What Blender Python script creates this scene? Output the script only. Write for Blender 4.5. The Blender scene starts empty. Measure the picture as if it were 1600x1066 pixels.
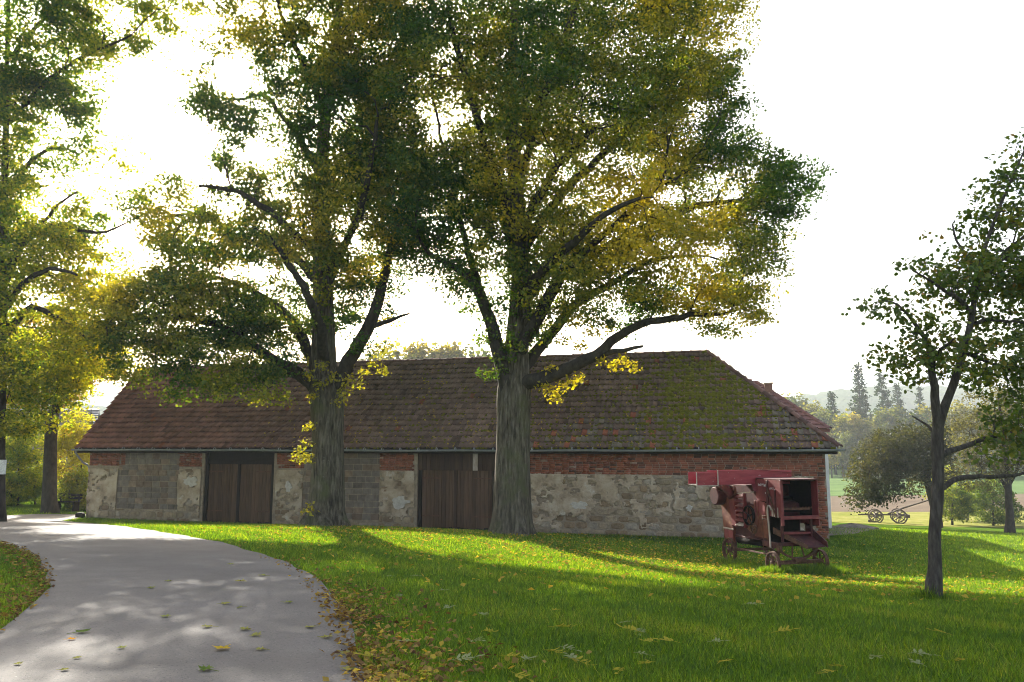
import bpy, bmesh, math, random
import numpy as np
from mathutils import Vector, Matrix, geometry as mgeo

R = math.radians
random.seed(7)
rng = np.random.default_rng(7)
scene = bpy.context.scene
COL = scene.collection

# ------------------------------------------------------------------ camera, sky, sun, exposure
EYE = 3.15                      # the barn stands at z = 0, the camera on the slope above it
FPX, HOR = 1220.0, 700.0        # focal length in photo pixels, horizon row
PITCH = math.atan((HOR - 533.0) / FPX)
cam_d = bpy.data.cameras.new("camera"); cam_d.sensor_width = 36.0; cam_d.lens = 36.0 * FPX / 1600.0
cam_d.clip_start = 0.1; cam_d.clip_end = 6000.0
cam = bpy.data.objects.new("camera", cam_d); COL.objects.link(cam)
cam.location = (0, 0, EYE); cam.rotation_euler = (R(90) + PITCH, 0, 0)
scene.camera = cam

SUN_EL, SUN_AZ = R(27.0), R(-20.7)          # azimuth from +Y towards +X
sdir = Vector((math.sin(SUN_AZ) * math.cos(SUN_EL), math.cos(SUN_AZ) * math.cos(SUN_EL), math.sin(SUN_EL)))
world = bpy.data.worlds.new("World"); scene.world = world; world.use_nodes = True
nt = world.node_tree; nt.nodes.clear()
sky = nt.nodes.new("ShaderNodeTexSky"); sky.sky_type = 'NISHITA'; sky.sun_disc = False
sky.sun_elevation = SUN_EL; sky.sun_rotation = SUN_AZ; sky.air_density = 1.0; sky.dust_density = 6.0; sky.ozone_density = 0.6
bg = nt.nodes.new("ShaderNodeBackground"); bg.inputs[1].default_value = 0.11
wo = nt.nodes.new("ShaderNodeOutputWorld")
nt.links.new(sky.outputs[0], bg.inputs[0]); nt.links.new(bg.outputs[0], wo.inputs[0])
sun_d = bpy.data.lights.new("sun", 'SUN'); sun_d.energy = 5.0; sun_d.angle = R(0.5); sun_d.color = (1.0, 0.95, 0.85)
sun = bpy.data.objects.new("sun", sun_d); COL.objects.link(sun)
sun.rotation_euler = sdir.to_track_quat('Z', 'Y').to_euler()
vs = scene.view_settings
vs.view_transform = 'Standard'; vs.look = 'None'; vs.gamma = 1.0; vs.use_curve_mapping = False
vs.exposure = 2.1
scene.render.engine = 'CYCLES'
scene.cycles.max_bounces = 8; scene.cycles.diffuse_bounces = 3; scene.cycles.transmission_bounces = 6
scene.cycles.volume_bounces = 1; scene.cycles.transparent_max_bounces = 8
scene.cycles.use_denoising = True; scene.cycles.filter_width = 1.0
scene.cycles.sample_clamp_indirect = 8.0

# ------------------------------------------------------------------ pixel geometry
cP, sP = math.cos(PITCH), math.sin(PITCH)
def ray(px, py):
    a = (px - 800.0) / FPX; b = (533.0 - py) / FPX
    return np.array([a, cP - sP * b, sP + cP * b])
def at(px, py, Y):
    d = ray(px, py)
    return np.array([0, 0, EYE]) + d * (Y / d[1])
def project(P):
    P = np.atleast_2d(P); X, Y, Z = P[:, 0], P[:, 1], P[:, 2] - EYE
    d = cP * Y + sP * Z; u = -sP * Y + cP * Z
    d = np.where(np.abs(d) < 1e-3, 1e-3, d)
    return np.stack([800 + FPX * X / d, 533 - FPX * u / d], 1)

# ------------------------------------------------------------------ terrain height: thin-plate through measured spots
CTRL = np.array([
 (0,0,1.5),(0,5.5,1.48),(-4.5,6.7,1.5),(5,6,1.40),(-10.5,16,1.18),(-8,10,1.40),(-18,28,.55),(-21.5,34,.22),(-30,40,.35),
 (-19,35.5,.05),(-9,32.8,-.02),(0,30.6,-.08),(7,28.8,-.06),(11.6,27.4,-.02),(.1,26,.38),(-6.6,27.5,.47),(2.9,18.5,.45),
 (6.8,20.2,.02),(6.2,22.4,-.05),(8,20.4,.0),(6.47,12,.92),(12,14,.45),(15,25,-.3),(-5,18,.95),(-3,11,1.30),(13,32,-.25),
 (20,40,-.9),(25.5,40,-1.1),(26,52,-1.72),(0,45,-.35),(-30,60,.5),(0,70,-1.4),(30,30,-.75),(-40,10,1.4),(40,10,-.2),
 (0,-15,1.6),(-40,-15,1.8),(40,-15,.8),(60,60,-1.75),(-60,60,.8),(-14,22,.92),(35,50,-1.7)], float)
def _tps(d2):
    return np.where(d2 > 1e-9, d2 * np.log(np.maximum(d2, 1e-9)) * 0.5, 0.0)
def _fit():
    P = CTRL[:, :2]; n = len(P)
    K = _tps(((P[:, None] - P[None]) ** 2).sum(-1)) + np.eye(n) * 0.8
    Q = np.hstack([np.ones((n, 1)), P]); A = np.zeros((n + 3, n + 3))
    A[:n, :n] = K; A[:n, n:] = Q; A[n:, :n] = Q.T
    return np.linalg.solve(A, np.concatenate([CTRL[:, 2], np.zeros(3)]))
_W = _fit()
def gz(x, y):
    x = np.asarray(x, float); y = np.asarray(y, float); sh = x.shape
    x = x.ravel(); y = y.ravel(); out = np.empty_like(x)
    for i in range(0, len(x), 40000):
        xx = x[i:i + 40000]; yy = y[i:i + 40000]
        d2 = (xx[:, None] - CTRL[None, :, 0]) ** 2 + (yy[:, None] - CTRL[None, :, 1]) ** 2
        out[i:i + 40000] = _tps(d2) @ _W[:len(CTRL)] + _W[-3] + _W[-2] * xx + _W[-1] * yy
    r = np.hypot(x, y - 20); t = np.clip((r - 48) / 45, 0, 1); t = t * t * (3 - 2 * t)
    out = out * (1 - t) - 1.75 * t
    return out.reshape(sh)
def gz1(x, y): return float(gz(np.array([x]), np.array([y]))[0])
def ghit(px, py):
    d = ray(px, py); ts = np.concatenate([np.arange(3, 60, .05), np.arange(60, 400, .5)])
    P = d[None] * ts[:, None]; h = P[:, 2] + EYE - gz(P[:, 0], P[:, 1])
    i = int(np.argmax(h < 0)) if (h < 0).any() else len(ts) - 1
    return np.array([P[i, 0], P[i, 1], gz1(P[i, 0], P[i, 1])])
def gbase(px, Y):
    X = (px - 800) / FPX * Y; z = 0
    for _ in range(3):
        z = gz1(X, Y); X = (px - 800) / FPX * (cP * Y + sP * (z - EYE))
    return np.array([X, Y, z])
def inpoly(x, y, poly):
    c = np.zeros(x.shape, bool); n = len(poly)
    for i in range(n):
        x1, y1 = poly[i]; x2, y2 = poly[(i + 1) % n]
        if y1 == y2: continue
        m = ((y1 > y) != (y2 > y)) & (x < (x2 - x1) * (y - y1) / (y2 - y1) + x1)
        c ^= m
    return c
def vnoise(P, s, seed=0):
    """smooth pseudo noise in 0..1 made of rotated sines"""
    r = np.random.default_rng(seed); P = np.atleast_2d(P) * s; v = np.zeros(len(P))
    for k in range(6):
        w = r.normal(size=P.shape[1]); w *= (1 + .5 * k) / np.linalg.norm(w)
        v += np.sin(P @ w * 2.2 + r.uniform(0, 6.28)) / (1 + .35 * k)
    return np.clip(.5 + v / 5.0, 0, 1)

# ------------------------------------------------------------------ object helpers
def link(o, parent=None):
    COL.objects.link(o)
    if parent is not None: o.parent = parent
    return o
def tag(o, label=None, cat=None, group=None, kind=None):
    if label: o["label"] = label
    if cat: o["category"] = cat
    if group: o["group"] = group
    if kind: o["kind"] = kind
    return o
def empty(name, loc, rz=0.0, **kw):
    o = bpy.data.objects.new(name, None); o.empty_display_size = .2
    o.location = loc; o.rotation_euler = (0, 0, rz); link(o); return tag(o, **kw)
def np_mesh(name, V, F, mat, col=None, smooth=False):
    """V (n,3), F (m,k) with a constant corner count, col (n,3)"""
    V = np.ascontiguousarray(V, np.float32); F = np.ascontiguousarray(F, np.int32)
    me = bpy.data.meshes.new(name); m, k = F.shape
    me.vertices.add(len(V)); me.vertices.foreach_set("co", V.ravel())
    me.loops.add(m * k); me.loops.foreach_set("vertex_index", F.ravel())
    me.polygons.add(m); me.polygons.foreach_set("loop_start", np.arange(0, m * k, k, dtype=np.int32))
    if smooth: me.polygons.foreach_set("use_smooth", np.ones(m, bool))
    me.update(calc_edges=True)
    if col is not None:
        a = me.color_attributes.new("Col", 'FLOAT_COLOR', 'POINT')
        c = np.ones((len(V), 4), np.float32); c[:, :3] = col; a.data.foreach_set("color", c.ravel())
    if mat: me.materials.append(mat)
    return me
def np_obj(name, V, F, mat, parent=None, col=None, smooth=False):
    return link(bpy.data.objects.new(name, np_mesh(name, V, F, mat, col, smooth)), parent)

class MB:
    """collects shapes for one mesh"""
    def __init__(s): s.v = []; s.f = []
    def add(s, vs_, fs_):
        b = len(s.v); s.v += [tuple(map(float, p)) for p in vs_]; s.f += [tuple(b + i for i in f) for f in fs_]; return s
    def box(s, lo, hi):
        x0, y0, z0 = lo; x1, y1, z1 = hi
        return s.add([(x0,y0,z0),(x1,y0,z0),(x1,y1,z0),(x0,y1,z0),(x0,y0,z1),(x1,y0,z1),(x1,y1,z1),(x0,y1,z1)],
                     [(0,3,2,1),(4,5,6,7),(0,1,5,4),(1,2,6,5),(2,3,7,6),(3,0,4,7)])
    def prism(s, poly, axis, a, b):
        """polygon in the two other axes, extruded along axis from a to b"""
        n = len(poly)
        def P(p, t):
            q = list(p); q.insert(axis, t); return tuple(q)
        return s.add([P(p, a) for p in poly] + [P(p, b) for p in poly],
                     [tuple(range(n))[::-1], tuple(range(n, 2 * n))] + [(i, (i + 1) % n, n + (i + 1) % n, n + i) for i in range(n)])
    def bar(s, a, b, w, h=None):
        """a square bar from a to b"""
        h = h or w; a = Vector(a); b = Vector(b); d = (b - a).normalized()
        up = Vector((0, 0, 1)) if abs(d.z) < .95 else Vector((0, 1, 0))
        x = d.cross(up).normalized(); y = x.cross(d)
        vs_ = [p + x * (sx * w / 2) + y * (sy * h / 2) for p in (a, b) for sx, sy in ((-1,-1),(1,-1),(1,1),(-1,1))]
        return s.add(vs_, [(0,3,2,1),(4,5,6,7),(0,1,5,4),(1,2,6,5),(2,3,7,6),(3,0,4,7)])
    def tube(s, path, rad, n=8, cap=True):
        V, F = tube_np(np.array(path, float), np.broadcast_to(np.array(rad, float), (len(path),)), n)
        b = len(s.v); s.v += [tuple(p) for p in V]; s.f += [tuple(b + i for i in f) for f in F]
        if cap:
            s.f.append(tuple(b + i for i in range(n))[::-1]); s.f.append(tuple(b + len(V) - n + i for i in range(n)))
        return s
    def lathe(s, prof, c, axis=0, n=20, close=False):
        """profile of (t, r): t along the axis through c, r outwards"""
        base = len(s.v); c = np.array(c, float); o = [i for i in range(3) if i != axis]
        for t, r in prof:
            for k in range(n):
                a = 2 * math.pi * k / n; p = c.copy(); p[axis] += t; p[o[0]] += r * math.cos(a); p[o[1]] += r * math.sin(a); s.v.append(tuple(p))
        m = len(prof)
        for i in range(m if close else m - 1):
            j = (i + 1) % m
            for k in range(n):
                k2 = (k + 1) % n
                s.f.append((base + i * n + k, base + i * n + k2, base + j * n + k2, base + j * n + k))
        return s
    def mesh(s, name, mat, bevel=0, smooth=False, col=None):
        me = bpy.data.meshes.new(name); me.from_pydata(s.v, [], s.f)
        bm = bmesh.new(); bm.from_mesh(me); bmesh.ops.recalc_face_normals(bm, faces=bm.faces)
        if bevel:
            bmesh.ops.bevel(bm, geom=[e for e in bm.edges if e.is_manifold], offset=bevel, segments=1, affect='EDGES', clamp_overlap=True)
        for f in bm.faces: f.smooth = smooth
        bm.to_mesh(me); bm.free()
        if col is not None:
            a = me.color_attributes.new("Col", 'FLOAT_COLOR', 'POINT')
            a.data.foreach_set("color", np.tile(np.array([*col, 1], np.float32), len(me.vertices)))
        if mat: me.materials.append(mat)
        return me
    def build(s, name, mat, parent=None, bevel=0, smooth=False, col=None):
        return link(bpy.data.objects.new(name, s.mesh(name, mat, bevel, smooth, col)), parent)
def box_obj(name, lo, hi, mat, parent=None, bevel=.006, col=None): return MB().box(lo, hi).build(name, mat, parent, bevel, col=col)

def tube_np(path, rad, n, lobes=None):
    """rings along path; lobes(i, ang) -> radius factor array"""
    m = len(path); T = np.gradient(path, axis=0); T /= np.linalg.norm(T, axis=1, keepdims=True) + 1e-12
    ref = np.array([1., 0, 0]) if abs(T[0][0]) < .9 else np.array([0, 1., 0])
    X = np.zeros((m, 3)); x = ref - T[0] * (ref @ T[0]); x /= np.linalg.norm(x)
    for i in range(m):
        x = x - T[i] * (x @ T[i]); x /= np.linalg.norm(x) + 1e-12; X[i] = x
    Yv = np.cross(T, X); ang = np.arange(n) * 2 * np.pi / n
    rr = np.repeat(np.asarray(rad)[:, None], n, 1)
    if lobes is not None: rr = rr * lobes(np.arange(m), ang)
    V = path[:, None] + rr[..., None] * (np.cos(ang)[None, :, None] * X[:, None] + np.sin(ang)[None, :, None] * Yv[:, None])
    i = np.arange(m - 1)[:, None] * n; k = np.arange(n)[None]; k2 = (k + 1) % n
    F = np.stack([i + k, i + k2, i + n + k2, i + n + k], -1).reshape(-1, 4)
    return V.reshape(-1, 3), F
def spline(pts, step=.35, jit=0, r=None):
    """Catmull-Rom through points (k, d)"""
    P = np.array(pts, float)
    if len(P) == 2: P = np.array([P[0], (P[0] + P[1]) / 2, P[1]])
    Q = np.vstack([2 * P[0] - P[1], P, 2 * P[-1] - P[-2]]); out = []
    for i in range(1, len(Q) - 2):
        n = max(2, int(np.linalg.norm(Q[i + 1][:3] - Q[i][:3]) / step))
        t = np.linspace(0, 1, n, endpoint=False)[:, None]
        out.append(.5 * (2 * Q[i] + (Q[i+1] - Q[i-1]) * t + (2*Q[i-1] - 5*Q[i] + 4*Q[i+1] - Q[i+2]) * t**2 + (3*Q[i] - Q[i-1] - 3*Q[i+1] + Q[i+2]) * t**3))
    out.append(P[-1:]); out = np.vstack(out)
    if jit: out[1:-1, :3] += (r or rng).normal(0, jit, (len(out) - 2, 3))
    return out

# ------------------------------------------------------------------ materials
def new_mat(name):
    m = bpy.data.materials.new(name); m.use_nodes = True; m.node_tree.nodes.clear(); return m, m.node_tree
def ramp(n, stops, interp='LINEAR'):
    e = n.color_ramp.elements; n.color_ramp.interpolation = interp
    while len(e) < len(stops): e.new(.5)
    for el, (p, c) in zip(e, stops): el.position = p; el.color = (*c, 1)
def surf(name, stops, scale=3.0, stretch=(1, 1, 1), detail=6, rough=.85, bump=.3, bscale=20., bdist=.02, attr=None, spec=.3,
         spots=None, metallic=0.0):
    """noise-coloured surface in world space; attr multiplies by the piece's own colour; spots = [(scale, lo, hi, colour, stretch)]"""
    m, t = new_mat(name); N = t.nodes.new; L = t.links.new
    geo = N("ShaderNodeNewGeometry"); mp = N("ShaderNodeMapping"); mp.inputs['Scale'].default_value = stretch; L(geo.outputs['Position'], mp.inputs[0])
    no = N("ShaderNodeTexNoise"); no.inputs['Scale'].default_value = scale; no.inputs['Detail'].default_value = detail; no.inputs['Roughness'].default_value = .62
    L(mp.outputs[0], no.inputs['Vector'])
    cr = N("ShaderNodeValToRGB"); ramp(cr, stops); L(no.outputs[0], cr.inputs[0]); c = cr.outputs[0]
    if attr:
        at_ = N("ShaderNodeAttribute"); at_.attribute_name = "Col"; mx = N("ShaderNodeMix"); mx.data_type = 'RGBA'; mx.blend_type = 'MULTIPLY'
        mx.inputs[0].default_value = attr; L(c, mx.inputs[6]); L(at_.outputs[0], mx.inputs[7]); c = mx.outputs[2]
    for sp in (spots or []):
        sc_, lo, hi, colr = sp[:4]; st = sp[4] if len(sp) > 4 else (1, 1, 1)
        mp2 = N("ShaderNodeMapping"); mp2.inputs['Scale'].default_value = st; mp2.inputs['Location'].default_value = (3.3 * sc_, 1.7, 9.1); L(geo.outputs['Position'], mp2.inputs[0])
        n2 = N("ShaderNodeTexNoise"); n2.inputs['Scale'].default_value = sc_; n2.inputs['Detail'].default_value = 7; n2.inputs['Roughness'].default_value = .65; L(mp2.outputs[0], n2.inputs['Vector'])
        mr = N("ShaderNodeMapRange"); mr.inputs[1].default_value = lo; mr.inputs[2].default_value = hi; L(n2.outputs[0], mr.inputs[0])
        mx = N("ShaderNodeMix"); mx.data_type = 'RGBA'; L(mr.outputs[0], mx.inputs[0]); L(c, mx.inputs[6]); mx.inputs[7].default_value = (*colr, 1); c = mx.outputs[2]
    p = N("ShaderNodeBsdfPrincipled"); L(c, p.inputs['Base Color']); p.inputs['Roughness'].default_value = rough
    p.inputs['Specular IOR Level'].default_value = spec; p.inputs['Metallic'].default_value = metallic
    if bump:
        n3 = N("ShaderNodeTexNoise"); n3.inputs['Scale'].default_value = bscale; n3.inputs['Detail'].default_value = 5; L(mp.outputs[0], n3.inputs['Vector'])
        bp = N("ShaderNodeBump"); bp.inputs['Strength'].default_value = bump; bp.inputs['Distance'].default_value = bdist; L(n3.outputs[0], bp.inputs['Height']); L(bp.outputs[0], p.inputs['Normal'])
    o = N("ShaderNodeOutputMaterial"); L(p.outputs[0], o.inputs[0]); return m
def leaf_mat(name, trans=.5, gloss=.06, gain=1.0, tgain=(1.4, 1.55, .45)):
    m, t = new_mat(name); N = t.nodes.new; L = t.links.new
    a = N("ShaderNodeAttribute"); a.attribute_name = "Col"
    d = N("ShaderNodeBsdfDiffuse"); tr = N("ShaderNodeBsdfTranslucent"); g = N("ShaderNodeBsdfGlossy"); g.inputs['Roughness'].default_value = .6
    g.inputs['Color'].default_value = (.8, .85, .9, 1)
    mu = N("ShaderNodeMix"); mu.data_type = 'RGBA'; mu.blend_type = 'MULTIPLY'; mu.inputs[0].default_value = 1; mu.inputs[7].default_value = (*[x * gain for x in tgain], 1)
    L(a.outputs[0], mu.inputs[6]); L(a.outputs[0], d.inputs[0]); L(mu.outputs[2], tr.inputs[0])
    m1 = N("ShaderNodeMixShader"); m1.inputs[0].default_value = trans; L(d.outputs[0], m1.inputs[1]); L(tr.outputs[0], m1.inputs[2])
    m2 = N("ShaderNodeMixShader"); m2.inputs[0].default_value = gloss; L(m1.outputs[0], m2.inputs[1]); L(g.outputs[0], m2.inputs[2])
    o = N("ShaderNodeOutputMaterial"); L(m2.outputs[0], o.inputs[0]); return m

M = {}
M['leaf'] = leaf_mat("leaf", .40, .02, 1.0, (1.4, 1.45, .45))
M['leaf_lit'] = leaf_mat("backlit_linden_leaf", .60, .015, 1.0, (1.9, 2.1, .55))  # brighter leaf copy, the sun's backlight put into its colour
M['grassblade'] = leaf_mat("grass_blade", .55, .02, 1.0, (2.1, 1.75, .4))
M['dryleaf'] = leaf_mat("dry_leaf", .35, .0, 1.0, (1.1, .95, .5))
M['lawn'] = surf("lawn_soil_and_turf", [(.3, (.035, .072, .008)), (.5, (.058, .105, .011)), (.68, (.090, .130, .018))], .55, detail=9, rough=1, bump=1.0, bscale=26, bdist=.06, spec=0,
                 spots=[(9., .60, .80, (.075, .070, .022))])
M['asphalt'] = surf("pale_asphalt", [(.3, (.098, .089, .080)), (.55, (.124, .113, .103)), (.75, (.15, .138, .127))], 1.1, detail=10, rough=.9, bump=.55, bscale=130, bdist=.008, spec=.25,
                    spots=[(48., .54, .66, (.055, .052, .05)), (42., .62, .72, (.25, .24, .225)), (.45, .60, .75, (.12, .105, .088))])
M['bark'] = surf("linden_bark", [(.34, (.026, .021, .015)), (.5, (.088, .074, .052)), (.66, (.165, .145, .108))], 6, (2.2, 2.2, .32), 8, .95, 1.0, 12, .09, spec=.1,
                 spots=[(1.3, .50, .70, (.080, .084, .038)), (5., .62, .75, (.175, .16, .125))])
M['bark_dark'] = surf("dark_branch_bark", [(.3, (.022, .019, .015)), (.7, (.060, .050, .040))], 7, (1, 1, .5), 6, .95, .8, 30, .03, spec=.1)
M['bark_oak'] = surf("young_oak_bark", [(.3, (.030, .026, .022)), (.5, (.060, .052, .044)), (.72, (.10, .09, .075))], 9, (2, 2, .45), 8, .95, 1.0, 22, .03, spec=.1)
M['tile'] = surf("clay_roof_tile", [(.3, (.72, .70, .68)), (.5, (.95, .93, .92)), (.72, (1.15, 1.12, 1.08))], 5, detail=8, rough=.9, bump=.3, bscale=60, bdist=.01, attr=1.0, spec=.2,
                 spots=[(9., .62, .78, (.19, .17, .15)), (22., .70, .78, (.22, .20, .05))])
M['moss'] = surf("roof_moss", [(.3, (.065, .070, .008)), (.6, (.135, .130, .014)), (.75, (.20, .175, .02))], 6, rough=1, bump=1, bscale=60, bdist=.02, spec=0)
M['sheath'] = surf("roof_underlay", [(.3, (.02, .016, .013)), (.7, (.04, .03, .025))], 4, rough=1, bump=0)
M['plaster'] = surf("weathered_lime_plaster", [(.28, (.18, .135, .092)), (.45, (.32, .25, .175)), (.58, (.40, .325, .24)), (.75, (.47, .40, .31))], 1.9, detail=10, rough=.95, bump=.8, bscale=9, bdist=.035, spec=.1,
                    spots=[(1.9, .60, .70, (.46, .41, .34)), (3.2, .62, .72, (.20, .14, .09)), (11, .62, .74, (.12, .095, .072))])
M['mortar'] = surf("lime_mortar", [(.3, (.18, .14, .10)), (.7, (.32, .26, .19))], 5, rough=1, bump=.8, bscale=30, bdist=.02, spec=.05)
M['stone'] = surf("field_stone", [(.3, (.65, .62, .60)), (.5, (.95, .93, .9)), (.72, (1.25, 1.2, 1.1))], 6, detail=9, rough=.95, bump=.9, bscale=14, bdist=.03, attr=1.0, spec=.1)
M['brick'] = surf("old_red_brick", [(.3, (.70, .66, .62)), (.5, (1., .96, .92)), (.72, (1.25, 1.2, 1.15))], 7, detail=8, rough=.95, bump=.5, bscale=50, bdist=.01, attr=1.0, spec=.1,
                  spots=[(5., .64, .74, (.25, .22, .19))])
M['block'] = surf("cinder_block", [(.3, (.68, .67, .66)), (.5, (.95, .94, .93)), (.72, (1.22, 1.2, 1.16))], 5, detail=10, rough=1, bump=.9, bscale=70, bdist=.012, attr=1.0, spec=.05)
M['wood'] = surf("weathered_door_wood", [(.3, (.60, .58, .55)), (.5, (.95, .93, .9)), (.72, (1.3, 1.25, 1.18))], 7, (3, 3, .22), 8, .9, .6, 20, .012, attr=1.0, spec=.15)
M['wood_dark'] = surf("tarred_wood", [(.3, (.012, .010, .008)), (.7, (.028, .022, .017))], 6, (3, 3, .3), 7, .9, .5, 20, .01, spec=.15)
M['zinc'] = surf("zinc_gutter", [(.3, (.17, .175, .18)), (.7, (.27, .275, .28))], 5, rough=.55, bump=.1, bscale=30, spec=.4)
M['white_plaster'] = surf("white_plaster", [(.3, (.55, .54, .52)), (.7, (.72, .71, .69))], 2, rough=.9, bump=.3, bscale=20)
M['fresh_mortar'] = surf("fresh_mortar", [(.3, (.33, .30, .26)), (.7, (.50, .46, .41))], 7, rough=.95, bump=.6, bscale=30)
M['red'] = surf("faded_red_paint", [(.3, (.085, .014, .015)), (.5, (.145, .022, .023)), (.72, (.20, .045, .042))], 4.5, (1, 1, .55), 9, .62, .35, 35, .01, spec=.35,
                spots=[(7., .60, .70, (.10, .040, .022)), (16., .68, .74, (.24, .17, .15))])
M['red_dark'] = surf("grimy_red_paint", [(.3, (.030, .010, .010)), (.6, (.070, .018, .017)), (.75, (.11, .04, .03))], 5, (1, 1, .6), 8, .75, .35, 35, .01, spec=.25,
                spots=[(6., .56, .68, (.075, .038, .022))])
M['red_bright'] = surf("red_board_paint", [(.3, (.15, .012, .018)), (.5, (.23, .020, .027)), (.72, (.28, .045, .047))], 3.5, (.5, 1, 3), 8, .55, .25, 40, .008, spec=.4,
                spots=[(11., .64, .70, (.36, .30, .27)), (5., .66, .74, (.12, .035, .03))])
M['rust'] = surf("rusty_iron", [(.3, (.040, .020, .013)), (.5, (.085, .038, .022)), (.72, (.15, .07, .038))], 12, detail=9, rough=.85, bump=.5, bscale=70, bdist=.006, spec=.3)
M['rust_panel'] = surf("rusted_red_sheet", [(.3, (.075, .022, .015)), (.5, (.135, .042, .024)), (.72, (.20, .085, .045))], 5, detail=9, rough=.8, bump=.3, bscale=40, bdist=.008, spec=.3)
M['grease_shade'] = surf("greasy_iron_and_shade_black", [(.3, (.006, .005, .0045)), (.7, (.016, .012, .010))], 9, rough=.95, spec=.05, bump=.4, bscale=50, bdist=.006)  # black of the oily iron; also paints the shade inside the hood
M['pale_wood'] = surf("worn_grey_wood", [(.3, (.20, .155, .12)), (.5, (.32, .265, .22)), (.72, (.46, .41, .36))], 9, (1, 1, .3), 8, .85, .4, 40, .008)
M['white_paint'] = surf("flaking_white_paint", [(.3, (.35, .32, .3)), (.6, (.62, .6, .57))], 30, rough=.8, bump=0)
M['old_wood'] = surf("grey_cart_wood", [(.3, (.050, .038, .030)), (.6, (.11, .09, .075)), (.75, (.17, .15, .13))], 14, rough=.9, bump=.4, bscale=60, bdist=.006)
M['far_tile'] = surf("grey_shingle_roof", [(.3, (.10, .09, .085)), (.5, (.17, .155, .145)), (.72, (.25, .23, .21))], 3, detail=8, rough=.9, bump=.3, attr=1.0)
M['house_wall'] = surf("grey_house_wall", [(.3, (.24, .22, .2)), (.7, (.38, .35, .31))], 1.5, rough=.95, bump=.3)
M['slate'] = surf("slate_blue_roof", [(.3, (.055, .060, .075)), (.7, (.095, .10, .12))], 3, rough=.8, bump=.2)
M['dirt'] = surf("bare_dirt", [(.3, (.12, .095, .072)), (.55, (.20, .165, .13)), (.75, (.27, .23, .19))], 5, detail=9, rough=1, bump=1, bscale=15, bdist=.05, spec=.05)
M['plough'] = surf("ploughed_soil", [(.3, (.070, .052, .036)), (.6, (.108, .082, .058)), (.75, (.14, .11, .08))], .6, (.3, 2.0, 1), 9, 1, 1, 2.5, .25, spec=.05)
M['crop'] = surf("green_crop_field", [(.3, (.034, .068, .016)), (.5, (.055, .10, .025)), (.72, (.085, .135, .035))], .35, (.25, 1, 1), 9, 1, 1, 2.2, .3, spec=.05)
M['meadow'] = surf("dry_meadow", [(.3, (.10, .12, .025)), (.5, (.16, .165, .045)), (.72, (.23, .21, .085))], .6, detail=9, rough=1, bump=1, bscale=5, bdist=.15, spec=0)
M['hill'] = surf("wooded_hill", [(.3, (.020, .035, .014)), (.6, (.035, .050, .020)), (.75, (.06, .065, .025))], .05, detail=10, rough=1, bump=1, bscale=.12, bdist=5, spec=0)

# ------------------------------------------------------------------ ground
def axis_pts(lo, hi, step, far, grow=1.22):
    a = list(np.arange(lo, hi + 1e-6, step)); s = step; x = hi
    while x < far: s *= grow; x += s; a.append(x)
    s = step; x = lo
    while x > -far: s *= grow; x -= s; a.insert(0, x)
    return np.array(a)
gx = axis_pts(-34, 40, .5, 2600); gy = axis_pts(-12, 60, .5, 2600)
GX, GY = np.meshgrid(gx, gy); GZ = gz(GX, GY)
nx, ny = len(gx), len(gy)
idx = np.arange(nx * ny).reshape(ny, nx)
F = np.stack([idx[:-1, :-1], idx[:-1, 1:], idx[1:, 1:], idx[1:, :-1]], -1).reshape(-1, 4)
tag(np_obj("ground", np.stack([GX, GY, GZ], -1).reshape(-1, 3), F, M['lawn'], smooth=True), kind="structure")

def sheet(name, poly, mat, lift, step, kind="structure"):
    """a sheet draped on the ground inside a polygon of (x, y)"""
    poly = [tuple(p) for p in poly]; P = np.array(poly); dense = []
    for i in range(len(poly)):
        a, b = P[i], P[(i + 1) % len(P)]; n = max(1, int(np.linalg.norm(b - a) / step))
        for k in range(n): dense.append(a + (b - a) * k / n)
    dense = np.array(dense); n = len(dense)
    xs = np.arange(P[:, 0].min(), P[:, 0].max(), step); ys = np.arange(P[:, 1].min(), P[:, 1].max(), step)
    A, B = np.meshgrid(xs, ys); A = A.ravel() + step * .31; B = B.ravel() + step * .17
    k = inpoly(A, B, poly); A, B = A[k], B[k]
    pts = [Vector(p) for p in dense] + [Vector((a, b)) for a, b in zip(A, B)]
    v, e, f, *_ = mgeo.delaunay_2d_cdt(pts, [(i, (i + 1) % n) for i in range(n)], [], 1, 1e-5)
    V = np.array([(p.x, p.y) for p in v]); F = np.array([t for t in f if len(t) == 3])
    z = gz(V[:, 0], V[:, 1]) + lift
    a_, b_, c_ = V[F[:, 0]], V[F[:, 1]], V[F[:, 2]]
    cr = (b_[:, 0]-a_[:, 0])*(c_[:, 1]-a_[:, 1]) - (b_[:, 1]-a_[:, 1])*(c_[:, 0]-a_[:, 0]); F[cr < 0] = F[cr < 0][:, ::-1]
    return tag(np_obj(name, np.column_stack([V, z]), F, mat, smooth=True), kind=kind)

road_r = [(600,1110),(577,1066),(562,1020),(546,980),(528,948),(500,917),(470,895),(420,871),(350,850),(280,837),(210,826),(150,819),(97,814.5)]
road_l = [(-60,836),(0,849),(40,864),(63,882),(73,903),(66,926),(40,955),(0,986),(-60,1020),(-160,1110)]
RR = [ghit(*p)[:2] for p in road_r]; RL = [ghit(*p)[:2] for p in road_l]
far_top = [ghit(*p)[:2] for p in [(137,804.5),(60,804),(0,806),(-90,808)]]
bx_, by_ = RR[0]
ROAD = [(bx_ + .1, -10.)] + [tuple(p) for p in spline(np.array(RR), .4)] + [tuple(p) for p in far_top] + [tuple(p) for p in spline(np.array(RL), .4)] + [(-5.5, -10.)]
ROAD = [(x + .05 * math.sin(7.1 * x + 3 * y) + .04 * math.sin(13 * y), y) for x, y in ROAD]
sheet("road", ROAD, M['asphalt'], .02, .3)
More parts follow.
